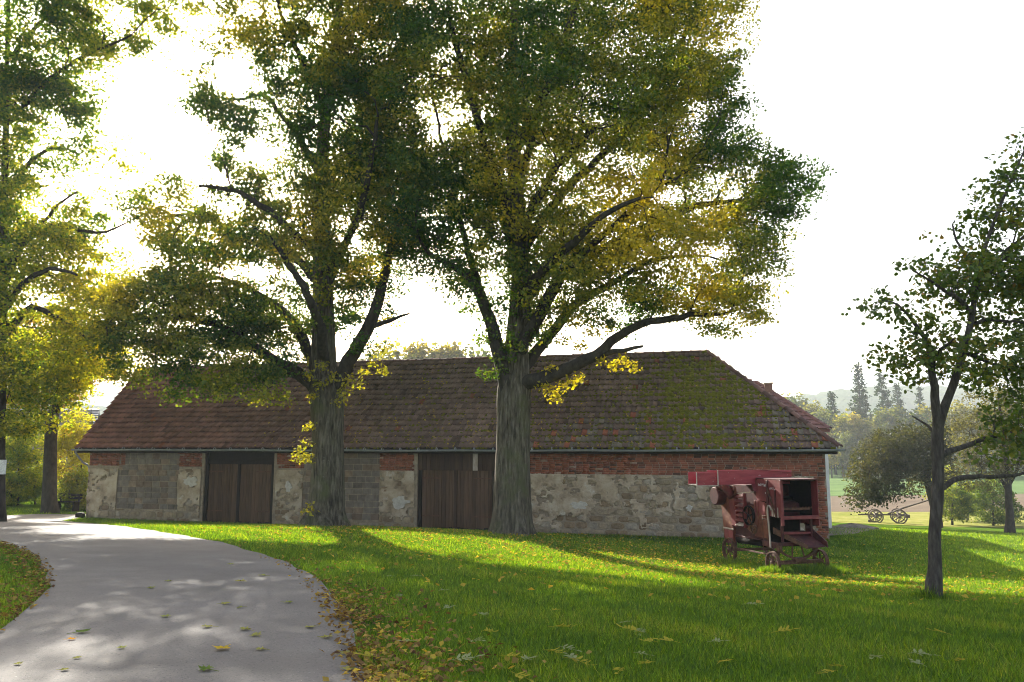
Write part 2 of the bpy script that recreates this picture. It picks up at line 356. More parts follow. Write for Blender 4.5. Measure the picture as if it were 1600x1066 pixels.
sheet("meadow", [(-4, 47.5), (18, 47), (30, 47.5), (60, 45), (75, 66), (-4, 66)], M['meadow'], .02, 2.0)
sheet("ploughed_field", [(-60, 66), (110, 66), (130, 86), (-60, 86)], M['plough'], .03, 3.0)
sheet("crop_field", [(-90, 86), (150, 86), (240, 175), (-90, 175)], M['crop'], .05, 5.0)
p0 = [ghit(*p)[:2] for p in [(1296, 838), (1330, 836), (1362, 829), (1355, 824), (1310, 822), (1290, 824)]]
sheet("bare_earth", p0, M['dirt'], .025, .4)

# ------------------------------------------------------------------ barn
BX, BY, BANG, BL = -19.68, 35.56, -.259, 32.1
EAVE, HALF, RISE, HIP = EYE - .02, 3.7, 3.95, 4.4
barn = empty("barn", (BX, BY, 0), BANG, label="long stone and brick barn with mossy red tiled half-hipped roof behind the two big lindens", cat="barn")
ca, sa = math.cos(BANG), math.sin(BANG)
def b2w(u, w, z): return np.array([BX + ca * u - sa * w, BY + sa * u + ca * w, z])
def bwall(px, py, w=.45):
    d = ray(px, py)            # intersect with plane w
    n = np.array([-sa, ca]); t = (w + n @ np.array([BX, BY])) / (n @ d[:2])
    P = d * t; q = P[:2] - np.array([BX, BY])
    return ca * q[0] + sa * q[1], P[2] + EYE
WF = .45                                    # front face of the wall
WU0, WU1 = .38, BL - .42
SL = math.hypot(HALF, RISE); SANG = math.atan2(RISE, HALF)

# wall openings from the photograph
d1 = (bwall(318, 760)[0], bwall(427, 760)[0]); d2 = (bwall(652, 760)[0], bwall(774, 760)[0])
pan1 = (bwall(184, 750)[0], bwall(280, 750)[0]); pan2 = (bwall(473, 750)[0], bwall(594, 750)[0])
WT = 3.42
wall = MB()
D = 6.95                                    # depth of the barn behind the front face
def wslab(u0, u1, z0, z1): wall.box((u0, WF, z0), (u1, WF + .5, z1))
wslab(WU0, d1[0], -.7, WT); wslab(d1[1], d2[0], -.7, WT); wslab(d2[1], WU1, -.7, WT)
wslab(d1[0] + .001, d1[1] - .001, 3.0, WT - .002); wslab(d2[0] + .001, d2[1] - .001, 3.0, WT - .002)
wall.box((WU0 + .002, D - .5, -.9), (WU1 - .002, D, WT))
wall.prism([(WF + .501, -.8), (D - .501, -.8), (D - .501, WT - .1), (HALF, EAVE + RISE - .25), (WF + .501, WT - .1)], 0, WU0, WU0 + .5)
wall.box((WU1 - .5, WF + .501, -.8), (WU1 - .001, D - .501, WT - .05))
wallo = wall.build("wall", M['mortar'], barn)

def grid_cells(u0, u1, z0, z1, cw, ch, jw=.25, off=True, seed=1):
    """running-bond cells with uneven widths"""
    r = random.Random(seed); z = z0; row = 0; out = []
    while z < z1 - .3 * ch:
        h = ch * r.uniform(1 - jw * .5, 1 + jw * .5); u = u0 - (cw * r.uniform(.2, .8) if off else 0)
        while u < u1:
            w = cw * r.uniform(1 - jw, 1 + jw); a, b = max(u, u0), min(u + w, u1)
            if b - a > .05: out.append((a, b, z, min(z + h, z1), row))
            u += w
        z += h; row += 1
    return out
def dist_cam(u, w, z): return np.linalg.norm(b2w(u, w, z) - np.array([0, 0, EYE]))

# bricks: full length band at the right, short bands over the piers and round the corner
BR = []
for (u0, u1, zlo, zhi, sd) in [(d2[1] + .14, WU1 - .01, 2.16, 3.06, 3), (WU0 + .02, pan1[0] + .35, 2.36, 3.06, 4), (pan1[1] - .15, d1[0] - .13, 2.34, 3.06, 5),
                               (d1[1] + .13, pan2[0] + .05, 2.30, 3.06, 6), (pan2[1] - .05, d2[0] - .13, 2.24, 3.06, 8)]:
    BR += grid_cells(u0, u1, zlo, zhi, .262, .078, .05, True, sd)
# a brick pier at the right-hand corner
BR += grid_cells(WU1 - .42, WU1 - .005, -.5, 2.16, .262, .078, .08, True, 9)
BR.sort(key=lambda c: dist_cam(c[0], WF, c[2]))
rb = random.Random(5)
def brick_col():
    t = rb.random()
    if t < .62: c = (.235, .085, .052)
    elif t < .85: c = (.17, .070, .048)
    elif t < .96: c = (.10, .055, .042)
    else: c = (.30, .21, .16)
    k = rb.uniform(.75, 1.2); return tuple(x * k for x in c)
brick_var = [MB().box((-.5, -.5, -.5), (.5, .5, .5)) for _ in range(1)]
brick_me = [MB().box((-.12, -.03, -.031), (.12, .03, .031)).mesh("brick", M['brick'], .005, col=brick_col()) for _ in range(14)]
restV, restF, restC = [], [], []
def push_box(V, F, C, lo, hi, col):
    m = MB().box(lo, hi); b = sum(len(x) for x in V); V.append(np.array(m.v)); F.append(np.array(m.f) + b); C.append(np.tile(col, (8, 1)))
nb = 0
for (a, b, z0, z1, row) in BR:
    if b - a < .09: continue
    g = .007; pr = rb.uniform(.004, .02)
    if nb < 300 and b - a > .2:
        o = bpy.data.objects.new("brick", rb.choice(brick_me)); link(o, wallo)
        o.location = ((a + b) / 2, WF + .03 - pr, (z0 + z1) / 2); o.scale = ((b - a - 2 * g) / .24, 1, (z1 - z0 - g) / .062)
        o.rotation_euler = (0, rb.gauss(0, .008), rb.gauss(0, .012)); nb += 1
    else:
        push_box(restV, restF, restC, (a + g, WF - pr, z0 + g / 2), (b - g, WF + .05, z1 - g / 2), brick_col())
tag(np_obj("brickwork", np.vstack(restV), np.vstack(restF), M['brick'], wallo, np.vstack(restC)), kind="stuff")

# grey block infill panels
rk = random.Random(11)
for (u0, u1), (z0, z1), sd in ((pan1, (.48, 3.04), 21), (pan2, (.25, 3.04), 22)):
    for (a, b, c, d, row) in grid_cells(u0 + .02, u1 - .02, z0, z1, .41, .245, .12, True, sd):
        if b - a < .1: continue
        k = rk.uniform(.75, 1.2); t = rk.random()
        col = tuple(x * k for x in ((.165, .140, .118) if t < .7 else (.195, .145, .108)))
        pr = rk.uniform(.006, .024)
        o = MB().box((a + .012, WF - pr, c + .010), (b - .012, WF + .06, d - .010)).build("block", M['block'], wallo, .008, col=col)

# rubble stones, bedded in mortar; plaster still covers part of the wall
def plaster_open(u, z):
    """>0 where the plaster has fallen"""
    P = np.column_stack([u, z * 1.3]); n = vnoise(P, 1.3, 3) * .45 + vnoise(P, 3.4, 4) * .33 + vnoise(P, 8.5, 14) * .22
    low = np.clip((.95 - z) / .8, 0, 1) * .30
    right = np.clip((u - (WU1 - 9)) / 6, 0, 1) * .24
    return n + low + right - .66
rs = random.Random(31)
zones = [(WU0, pan1[0] + .02), (pan1[1] - .02, d1[0] - .12), (d1[1] + .12, pan2[0] + .02), (pan2[1] - .02, d2[0] - .12), (d2[1] + .14, WU1 - .43)]
low_zones = [(pan1[0], pan1[1], -.4, .47), (pan2[0], pan2[1], -.4, .24)]
top = lambda u: 2.15 if u > d2[1] else 2.24
def stone(a, b, c, d):
    n = 9; cx, cz = (a + b) / 2, (c + d) / 2; rx, rz = (b - a) / 2, (d - c) / 2
    ring = []
    for k in range(n):
        t = 2 * math.pi * (k + rs.uniform(-.25, .25)) / n; e = .55
        x = math.copysign(abs(math.cos(t)) ** e, math.cos(t)); z = math.copysign(abs(math.sin(t)) ** e, math.sin(t))
        q = rs.uniform(.84, 1.0); ring.append((cx + rx * x * q, cz + rz * z * q))
    pr = rs.uniform(.018, .045)
    m = MB(); back = [(x, WF + .03, z) for x, z in ring]; front = [(x, WF - pr * .6, z) for x, z in ring]
    inner = [(cx + (x - cx) * .72, WF - pr - rs.uniform(-.008, .008), cz + (z - cz) * .72) for x, z in ring]
    m.v = back + front + inner
    for k in range(n):
        k2 = (k + 1) % n; m.f += [(k, k2, n + k2, n + k), (n + k, n + k2, 2 * n + k2, 2 * n + k)]
    m.f.append(tuple(range(2 * n, 3 * n)))
    kk = rs.uniform(.75, 1.2); t = rs.random()
    col = (.28, .225, .16) if t < .5 else (.22, .16, .105) if t < .8 else (.31, .27, .22)
    m.build("stone", M['stone'], wallo, smooth=False, col=tuple(x * kk for x in col))
ns = 0
for (u0, u1) in zones:
    for (a, b, c, d, row) in grid_cells(u0, u1, -.4, top(u0 + .1), .46, .27, .35, True, int(u0 * 10) + 40):
        if plaster_open(np.array([(a + b) / 2, a, b]), np.array([(c + d) / 2] * 3)).max() > -.03 and ns < 300:
            stone(a + .01, b - .01, c + .008, d - .008); ns += 1
for (u0, u1, z0, z1) in low_zones:
    for (a, b, c, d, row) in grid_cells(u0, u1, z0, z1, .5, .26, .3, True, int(u0 * 10) + 41): stone(a + .01, b - .01, c + .01, d - .01)
# plaster sheet with holes and ragged edges
cell = .036
for (u0, u1) in zones:
    us = np.arange(u0, u1 + cell, cell); zs = np.arange(-.5, top(u0 + .1) + .02, cell)
    U, Z = np.meshgrid(us, zs); sh = U.shape
    U2 = U + rng.normal(0, cell * .2, sh); Z2 = Z + rng.normal(0, cell * .2, sh); U2 = np.clip(U2, u0, u1)
    op = plaster_open(U.ravel(), Z.ravel()).reshape(sh); crack = np.full(sh, 9.)
    if u0 > d2[1]:
        cu = bwall(1050, 800)[0]; crack = np.abs(U - (cu + .09 * np.sin(Z * 4.1) + .06 * np.sin(Z * 11) + .12 * np.sin(Z * 1.7)))
        crack = np.where(Z < 2.0, crack, 9)
    th = .043 + .018 * vnoise(np.column_stack([U.ravel(), Z.ravel()]), 2.6, 6).reshape(sh) + .01 * rng.random(sh)
    th = np.where(op > -.05, th - .03 * np.clip((op + .05) / .05, 0, 1), th)
    V = np.stack([U2, WF - th, Z2], -1).reshape(-1, 3)
    I = np.arange(U.size).reshape(sh); Q = np.stack([I[:-1, :-1], I[:-1, 1:], I[1:, 1:], I[1:, :-1]], -1).reshape(-1, 4)
    keep = (op.ravel()[Q].max(1) < .0) & (crack.ravel()[Q].min(1) > .022); Q = Q[keep]
    lab_ = np.arange(U.size)                     # every connected patch of plaster is a piece of its own
    while True:
        q_ = lab_[Q].min(1); new = lab_.copy(); np.minimum.at(new, Q.ravel(), np.repeat(q_, 4)); new = new[new]
        if (new == lab_).all(): break
        lab_ = new
    ql = lab_[Q[:, 0]]
    for l_ in np.unique(ql):
        Qi = Q[ql == l_]
        if len(Qi) < 12: continue
        used = np.unique(Qi); re = np.full(U.size, -1); re[used] = np.arange(len(used))
        o = np_obj("plaster", V[used], re[Qi], M['plaster'], wallo, smooth=True)
        sm = o.modifiers.new("thick", 'SOLIDIFY'); sm.thickness = .02; sm.offset = -1
# pale repaired patches of fresh mortar
def patch(px, py, ru, rz, seed):
    u, z = bwall(px, py); r = random.Random(seed); n = 22; m = MB(); ring = []
    for k in range(n):
        t = 2 * math.pi * k / n; q = r.uniform(.62, 1.15); ring.append((u + ru * q * math.cos(t), z + rz * q * math.sin(t)))
    m.prism(ring, 1, WF - .083, WF - .03)
    return m.build("mortar_patch", M['fresh_mortar'], wallo, .008)
patch(1077, 794, .13, .13, 1); patch(626, 785, .40, .26, 2); patch(300, 752, .38, .24, 3); patch(452, 760, .2, .22, 4); patch(905, 790, .34, .16, 5)

# doors
rd = random.Random(17)
def door_cols(k): return tuple(x * k for x in (.090, .056, .037))
def barn_door(du, zt, leaf_top, seed, label):
    u0, u1 = du; r = random.Random(seed)
    fr = MB().box((u0 + .01, WF + .06, -.3), (u0 + .15, WF + .2, 3.0)).box((u1 - .15, WF + .06, -.3), (u1 - .01, WF + .2, 3.0)).box((u0 + .15, WF + .07, leaf_top), (u1 - .15, WF + .21, leaf_top + .14))
    dr = fr.build("door", M['wood_dark'], barn, .01); tag(dr, label=label)
    box_obj("backing", (u0 + .02, WF + .30, -.3), (u1 - .02, WF + .33, 3.0), M['wood_dark'], dr, 0)
    mid = (u0 + u1) / 2 - .05
    for a, b in ((u0 + .16, mid - .07), (mid + .07, u1 - .16)):
        x = a
        while x < b - .03:
            w = min(r.uniform(.12, .19), b - x); y = WF + .13 + r.uniform(-.006, .006)
            box_obj("plank", (x + .004, y, .02 + r.uniform(-.05, .05)), (x + w - .004, y + .03, leaf_top - .01 - r.uniform(0, .015)), M['wood'], dr, .004, door_cols(r.uniform(.7, 1.25))); x += w
    box_obj("post", (mid - .06, WF + .09, -.05), (mid + .06, WF + .19, leaf_top), M['wood_dark'] if seed == 1 else M['wood'], dr, .008, door_cols(.6))
    # boarding above the leaves
    if seed == 1:
        for k in range(3):
            h = (2.98 - leaf_top - .14) / 3; z = leaf_top + .145 + k * h
            box_obj("lintel_board", (u0 + .16, WF + .11, z + .004), (u1 - .16, WF + .15, z + h - .006), M['wood_dark'], dr, .006)
    else:
        x = u0 + .02
        while x < u1 - .05:
            w = min(r.uniform(.14, .24), u1 - .02 - x); pale = abs(x - bwall(738, 720)[0]) < .1
            box_obj("lintel_board", (x + .004, WF + .02 + r.uniform(0, .01), leaf_top - .02), (x + w - .004, WF + .05, 3.0), M['pale_wood'] if pale else M['wood'], dr, .004, door_cols(r.uniform(.45, .75))); x += w
    for sgn, x in ((1, u0 + .16), (-1, u1 - .16)):
        for z in (.45, leaf_top - .35):
            m = MB().box((min(x, x + sgn * .75), WF + .118, z), (max(x, x + sgn * .75), WF + .126, z + .045)); m.build("hinge_strap", M['rust'], dr)
    return dr
barn_door(d1, 3, 2.47, 1, "double plank door under dark boards at the barn's gable end")
barn_door(d2, 3, 2.28, 2, "brown double plank door beside the forked linden trunk")

# roof: sheathing, tiles, ridge and hip tiles
ZR = EAVE + RISE
def slope_pt(u, s, n):          # front slope: s up the slope, n outwards
    return np.array([u, s * math.cos(SANG) - n * math.sin(SANG), EAVE + s * math.sin(SANG) + n * math.cos(SANG)])
sh_ = MB(); o_ = -.05
A = slope_pt(0, 0, o_); B = slope_pt(BL, 0, o_); C = slope_pt(BL - HIP, SL, o_); D_ = slope_pt(0, SL, o_)
A2, B2, D2 = np.array([0, 2 * HALF, A[2]]), np.array([BL, 2 * HALF, A[2]]), D_
sh_.add([A, B, C, D_], [(0, 1, 2, 3)]); sh_.add([B, B2, C], [(0, 1, 2)]); sh_.add([B2, A2, D_, C], [(0, 1, 2, 3)])
roof = sh_.build("roof", M['sheath'], barn)
bk = MB(); q = np.array([0, 0, .06])          # far slopes: plain tiled sheets
bk.add([B2 + q, A2 + q, D_ + q, C + q], [(0, 1, 2, 3)]); bk.add([B + q, B2 + q, C + q], [(0, 1, 2)])
bk.build("far_slope", M['tile'], roof, col=(.16, .085, .065))
# tile profile across the width: pan and roll
TW, TR = .2, SL / 17.0
prof = [(-.105, .010), (-.085, .040), (-.055, .046), (-.03, .012), (.03, .0), (.085, .006), (.112, .022)]
def tile_vf(jit):
    y0, y1 = -.045, TR + .02; V = []
    for y, dz in ((y0, .092), (y1, .004)):
        V += [(x, y, z + dz) for x, z in prof]
    V += [(x, y0 + .012, z + .050) for x, z in prof]
    n = len(prof); F = []
    for k in range(n - 1): F += [(k, k + 1, n + k + 1, n + k), (2 * n + k, 2 * n + k + 1, k + 1, k)]
    return np.array(V), np.array(F)
TV, TF = tile_vf(0); NOSE_SHADE = np.ones((len(TV), 1)); NOSE_SHADE[2 * len(prof):] = .30; NOSE_SHADE[:len(prof)] = .8      # tile noses darkened to paint in the shade under each course
rt = np.random.default_rng(77)
def tile_col(u, s):
    t = np.clip(u / BL, 0, 1); warm = np.array([.255, .108, .085]); grey = np.array([.200, .135, .112]); pale = np.array([.20, .165, .135]); red = np.array([.30, .105, .065])
    a = np.clip(t * 2.2, 0, 1); c = warm * (1 - a) + grey * a
    n = vnoise(np.array([[u, s]]), .55, 8)[0]; c = c * (.80 + .4 * n)
    if t > .78 and s < 1.9:
        w_ = rt.random()
        if w_ < .40: c = pale * rt.uniform(.8, 1.35)
        elif w_ < .5: c = red
    x = rt.random()
    if x < .010: c = red * .75
    elif x < .10: c = c * .65
    return c * rt.uniform(.82, 1.2)
def tile_mat4(u, s):
    Mx = Matrix.Rotation(SANG, 4, 'X'); Mx.translation = Vector(slope_pt(u, s, 0)); return Mx
tiles = []
for i in range(17):
    s0 = i * TR + .01; umax = BL - HIP * (s0 + TR * .5) / SL + .02
    n = int(umax / TW)
    for j in range(n + 1):
        u = .1 + j * TW + (TW / 2 if i % 2 and False else 0)
        if u > umax: continue
        tiles.append((u, s0))
tiles = np.array(tiles); order = np.argsort([dist_cam(u, s * math.cos(SANG), EAVE + s * math.sin(SANG)) for u, s in tiles])
near = set(order[:300].tolist())
tv_me = []
for k in range(24):
    me = np_mesh("tile", TV, TF, M['tile'], np.tile(tile_col(BL * .93, rt.uniform(0, 1.8)), (len(TV), 1)) * NOSE_SHADE); tv_me.append(me)
VV, FF, CC = [], [], []; b0 = 0
cS, sS = math.cos(SANG), math.sin(SANG)
sag = lambda u: -.05 * np.sin(np.pi * u / BL) - .018 * np.sin(u * 1.3)
for k, (u, s) in enumerate(tiles):
    ju, js, rz_ = rt.normal(0, .006), rt.normal(0, .010), rt.normal(0, .012); nn = rt.normal(0, .004) + sag(u) * np.sin(np.pi * s / SL) * .8
    if k in near:
        o = bpy.data.objects.new("tile", tv_me[rt.integers(24)]); link(o, roof)
        o.matrix_local = Matrix.Translation(Vector(slope_pt(u + ju, s + js, nn))) @ Matrix.Rotation(SANG, 4, 'X') @ Matrix.Rotation(rz_, 4, 'Z')
        continue
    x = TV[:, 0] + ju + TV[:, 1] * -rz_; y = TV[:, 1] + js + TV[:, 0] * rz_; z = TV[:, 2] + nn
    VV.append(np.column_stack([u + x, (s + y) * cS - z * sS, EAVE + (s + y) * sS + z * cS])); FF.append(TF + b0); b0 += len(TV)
    CC.append(np.tile(tile_col(u, s), (len(TV), 1)) * NOSE_SHADE)
tag(np_obj("tiling", np.vstack(VV), np.vstack(FF), M['tile'], roof, np.vstack(CC)), kind="stuff")
# ridge and hip tiles
def cap_mesh(name, ln, col):
    m = MB(); n = 8; r0, r1 = .135, .115
    for y, r in ((0, r0), (.06, r0), (.06, r1), (ln, r1)):
        for k in range(n + 1):
            a = math.pi * k / n; m.v.append((y, r * math.cos(a), r * math.sin(a) * .9))
    for i in range(3):
        for k in range(n): b = i * (n + 1) + k; m.f.append((b, b + 1, b + n + 2, b + n + 1))
    return m.mesh(name, M['tile'], col=col)
caps = [cap_mesh("ridge_tile", .41, tuple(np.array([.15, .085, .07]) * k)) for k in (.8, 1., 1.2, .65)]
def cap_run(a, b, step):
    a, b = Vector(a), Vector(b); L_ = (b - a).length; d = (b - a) / L_; n = int(L_ / step)
    y = Vector((0, 0, 1)).cross(d).normalized(); z = d.cross(y)
    rot = Matrix((d, y, z)).transposed().to_4x4()
    for k in range(n):
        o = bpy.data.objects.new("ridge_tile", random.choice(caps)); link(o, roof)
        p = a + d * (k * L_ / n); p.z += rt.normal(0, .006) + (sag(p.x) * .3)
        o.matrix_local = Matrix.Translation(p) @ rot @ Matrix.Rotation(rt.normal(0, .03), 4, 'Y') @ Matrix.Rotation(rt.normal(0, .02), 4, 'Z')
cap_run((-.02, HALF, ZR - .01), (BL - HIP + .1, HALF, ZR - .01), .38)
cap_run((BL + .03, -.03, EAVE + .03), (BL - HIP, HALF, ZR), .36)
# moss cushions along the tile edges
mv, mf = [], []; b0 = 0
rm = np.random.default_rng(5); cand = rm.integers(0, len(tiles), 20000)
for k in cand:
    u, s = tiles[k]; t = u / BL; e = np.exp(-((u - 28.2) / 1.7) ** 2) * np.exp(-((s - 2.9) / 1.6) ** 2) * 1.6 + np.exp(-((u - 20.5) / 5) ** 2) * .14 + np.exp(-((u - 26.) / 4.0) ** 2) * .14 + (.13 if t > .42 and s < 1.2 else 0)
    e *= .25 + 1.2 * vnoise(np.array([[u, s * 1.6]]), 1.3, 12)[0] ** 1.3 * 1.5
    if t < .4: e = .003
    if rm.random() > e: continue
    big = 1 + 1.1 * np.exp(-((u - 27.4) / 2.2) ** 2)
    uu = u + rm.uniform(-.1, .1); ss = s + rm.choice([-.02, -.03, rm.uniform(0, .25)]); r = rm.uniform(.025, .06) * big; n = 6
    ring = []
    for q_ in range(n):
        a = 2 * math.pi * q_ / n; qq = r * rm.uniform(.7, 1.2); ring.append(slope_pt(uu + qq * math.cos(a) * 1.4, ss + qq * math.sin(a), .03))
    ring2 = [slope_pt(uu + (rm.uniform(.5, .7)) * r * 1.4 * math.cos(2 * math.pi * q_ / n), ss + .6 * r * math.sin(2 * math.pi * q_ / n), .05 + r * .45) for q_ in range(n)]
    mv += ring + ring2 + [slope_pt(uu, ss, .055 + r * .6)]
    for q_ in range(n):
        q2 = (q_ + 1) % n; mf += [(b0 + q_, b0 + q2, b0 + n + q2), (b0 + q_, b0 + n + q2, b0 + n + q_), (b0 + n + q_, b0 + n + q2, b0 + 2 * n)]
    b0 += 2 * n + 1
tag(np_obj("moss", np.array(mv), np.array(mf), M['moss'], roof, smooth=True), kind="stuff", label="bright green moss cushions on the hip end of the roof")
# fascia, verge board, rafters' ends
box_obj("fascia", (.05, .03, EAVE - .20), (BL - .05, .06, EAVE - .02), M['wood_dark'], roof)
box_obj("soffit", (.05, .061, EAVE - .17), (BL - .05, WF, EAVE - .13), M['wood_dark'], roof)
vb = MB(); a_ = slope_pt(-.03, -.05, .02); b_ = slope_pt(-.03, SL + .02, .02)
vb.add([a_, b_, b_ - np.array([0, 0, .22]), a_ - np.array([0, 0, .2])] + [p + np.array([.03, 0, 0]) for p in (a_, b_, b_ - np.array([0, 0, .22]), a_ - np.array([0, 0, .2]))],
       [(0, 1, 2, 3), (7, 6, 5, 4), (0, 4, 5, 1), (1, 5, 6, 2), (2, 6, 7, 3), (3, 7, 4, 0)]); vb.build("verge_board", M['wood_dark'], roof)
# gutter
gt = MB(); n = 8; r = .078; gyo, gzo = -.075, EAVE - .075
us = np.linspace(-.12, BL + .18, 60)
for u in us:
    for rr_ in (r, r - .006):
        for k in range(n + 1):
            a = math.pi + math.pi * k / n; gt.v.append((u, gyo + rr_ * math.cos(a), gzo + .05 + rr_ * math.sin(a) + sag(u) * .5))
w_ = 2 * (n + 1)
for i in range(len(us) - 1):
    for sgn in (0, n + 1):
        for k in range(n):
            b = i * w_ + sgn + k; gt.f.append((b, b + 1, b + w_ + 1, b + w_))
gut = gt.build("gutter", M['zinc'], barn, smooth=True)
jb = MB(); jb.lathe([(-.02, .083), (.02, .083)], (0, 0, 0), 0, 16); jm = jb.mesh("bracket", M['zinc'])
for k in range(42):
    o = bpy.data.objects.new("bracket", jm); link(o, gut); u = .3 + k * (BL - .4) / 41; o.location = (u, gyo, gzo + .05 + sag(u) * .5); o.scale = (1, 1, 1)
MB().tube(spline([(.1, gyo, gzo), (.1, gyo + .02, gzo - .16), (.2, .25, gzo - .55), (WU0 - .06, WF + .12, gzo - .95), (WU0 - .07, WF + .15, .1)], .12), .045, 10).build("downpipe", M['zinc'], barn, smooth=True)

# ------------------------------------------------------------------ outbuilding behind the barn
ob = empty("outbuilding", b2w(24, 9.2, 0), BANG, label="white-plastered hipped outbuilding with brown tiles and brick chimney behind the barn", cat="building")
OBL, OBW, OBE, OBR = 9.0, 6.4, 4.0, 6.55
MB().box((.35, .35, -1), (OBL - .10, OBW - .35, OBE - .13)).build("wall", M['white_plaster'], ob)
om = MB(); om.add([(0, 0, OBE), (OBL, 0, OBE), (OBL, OBW, OBE), (0, OBW, OBE), (3.1, OBW / 2, OBR), (OBL - 3.1, OBW / 2, OBR), (0, 0, OBE - .12), (OBL, 0, OBE - .12), (OBL, OBW, OBE - .12), (0, OBW, OBE - .12)],
       [(0, 1, 5, 4), (1, 2, 5), (2, 3, 4, 5), (3, 0, 4), (0, 6, 7, 1), (1, 7, 8, 2), (2, 8, 9, 3), (3, 9, 6, 0), (6, 9, 8, 7)])
orf = om.build("roof", M['tile'], ob, col=(.17, .09, .08))
cap2 = cap_mesh("ridge_tile", .41, (.16, .085, .075))
for a, b in (((OBL, 0, OBE), (OBL - 3.1, OBW / 2, OBR)), ((3.1, OBW / 2, OBR), (OBL - 3.1, OBW / 2, OBR))):
    a, b = Vector(a), Vector(b); L_ = (b - a).length; d = (b - a) / L_; y = Vector((0, 0, 1)).cross(d).normalized(); rot = Matrix((d, y, d.cross(y))).transposed().to_4x4()
    for k in range(int(L_ / .38)):
        o = bpy.data.objects.new("ridge_tile", cap2); link(o, orf); o.matrix_local = Matrix.Translation(a + d * (k * .38)) @ rot
for i in range(12):          # courses on the slope that shows past the barn
    t0, t1 = i / 12, (i + 1) / 12
    P = lambda t, u, n: ((u), t * OBW / 2 - n * .6, OBE + t * (OBR - OBE) + n * .8)
    u1 = OBL - 3.1 * (t0 + t1) / 2; m = MB(); m.add([P(t0, 2, .07), P(t0, u1, .07), P(t1, u1, .02), P(t1, 2, .02), P(t0, 2, .02), P(t0, u1, .02)], [(0, 1, 2, 3), (4, 5, 1, 0)])
    m.build("tile_course", M['tile'], orf, col=tuple(np.array([.17, .09, .08]) * random.uniform(.8, 1.2)))
cp = b2w(0, 0, 0)
cw = at(1201, 612, 39.0); q = cw[:2] - np.array(ob.location[:2]); cu, cv = ca * q[0] + sa * q[1], -sa * q[0] + ca * q[1]
ch = MB().box((cu - .18, cv - .2, cw[2] - 1.6), (cu + .18, cv + .2, cw[2] + .36)).build("chimney", M['brick'], orf, .01, col=(.15, .095, .08))
MB().box((cu - .22, cv - .24, cw[2] + .362), (cu + .22, cv + .24, cw[2] + .44)).build("chimney_cap", M['mortar'], orf, .01)

# ------------------------------------------------------------------ trees
PAL = np.array([(.030, .072, .010), (.062, .105, .012), (.160, .168, .018), (.275, .235, .022), (.480, .350, .022)])
def pal(t, P=PAL):
    t = np.clip(t, 0, .999) * (len(P) - 1); i = t.astype(int); f = (t - i)[:, None]; return P[i] * (1 - f) + P[i + 1] * f
def leaf_cloud(C, n, spread, flat, size, tone, r, palette=PAL, droop=.5, jit=.13, up=.9, six=False):
    """leaves in sprays round the centres C; returns V, F, colour"""
    n = np.broadcast_to(np.asarray(n), (len(C),)).astype(int); sp = np.broadcast_to(np.asarray(spread, float), (len(C),))
    k = np.repeat(np.arange(len(C)), n); N = len(k)
    off = r.normal(size=(N, 3)); off /= np.linalg.norm(off, axis=1, keepdims=True) + 1e-9; off *= (r.random(N) ** .45)[:, None]
    rad2 = (off[:, :2] ** 2).sum(1)
    off[:, 2] = off[:, 2] * flat - droop * rad2 * .5
    P = C[k] + off * sp[k][:, None]
    nrm = r.normal(size=(N, 3)); nrm[:, 2] += up; nrm /= np.linalg.norm(nrm, axis=1, keepdims=True)
    d = r.normal(size=(N, 3)); d[:, 2] -= .5; d -= nrm * (d * nrm).sum(1, keepdims=True); d /= np.linalg.norm(d, axis=1, keepdims=True) + 1e-9
    s = np.cross(nrm, d); L = size * r.uniform(.65, 1.25, N)[:, None]; W = L * r.uniform(.36, .50, N)[:, None]
    if six:
        pts = [P, P + d * L * .28 + s * W * .75 + nrm * L * .06, P + d * L * .66 + s * W * .85 + nrm * L * .05, P + d * L - nrm * L * .08,
               P + d * L * .66 - s * W * .85 + nrm * L * .05, P + d * L * .28 - s * W * .75 + nrm * L * .06]
        V = np.stack(pts, 1).reshape(-1, 3); b = np.arange(N)[:, None] * 6; F = np.concatenate([b + [[0, 1, 2, 3]], b + [[0, 3, 4, 5]]]); m = 6
    else:
        V = np.stack([P, P + d * L * .45 + s * W + nrm * L * .08, P + d * L, P + d * L * .45 - s * W + nrm * L * .08], 1).reshape(-1, 3)
        F = np.arange(N * 4).reshape(-1, 4); m = 4
    tn = np.broadcast_to(np.asarray(tone, float), (len(C),))[k] + r.normal(0, jit, N)
    col = pal(tn, palette) * r.uniform(.75, 1.2, N)[:, None]
    return V, F, np.repeat(col, m, 0)
def sample_env(env, n, Y0, r, holes=(), shell=.55, low=1.0):
    """points in a union of ellipsoids given in photo pixels (px, py, depth offset, rx, ry, depth radius, weight)"""
    E_ = []; ms = Y0 / FPX
    for e in env: E_.append((at(e[0], e[1], Y0 + e[2]), np.array([e[3] * ms, e[5], e[4] * ms]), e[6] if len(e) > 6 else 1.0))
    w = np.array([np.prod(e[1]) ** .8 * e[2] for e in E_]); w /= w.sum(); out = []
    while len(out) < n:
        c, rad, _ = E_[r.choice(len(E_), p=w)]
        v = r.normal(size=3); v /= np.linalg.norm(v); v *= r.random() ** (1 / 3 * shell)
        p = c + v * rad; px = project(p)[0]
        if any(((px[0] - h[0]) / h[2]) ** 2 + ((px[1] - h[1]) / h[3]) ** 2 < 1 and r.random() < (h[4] if len(h) > 4 else 1) for h in holes): continue
        if p[2] < gz1(p[0], p[1]) + low: continue
        out.append(p)
    return np.array(out)
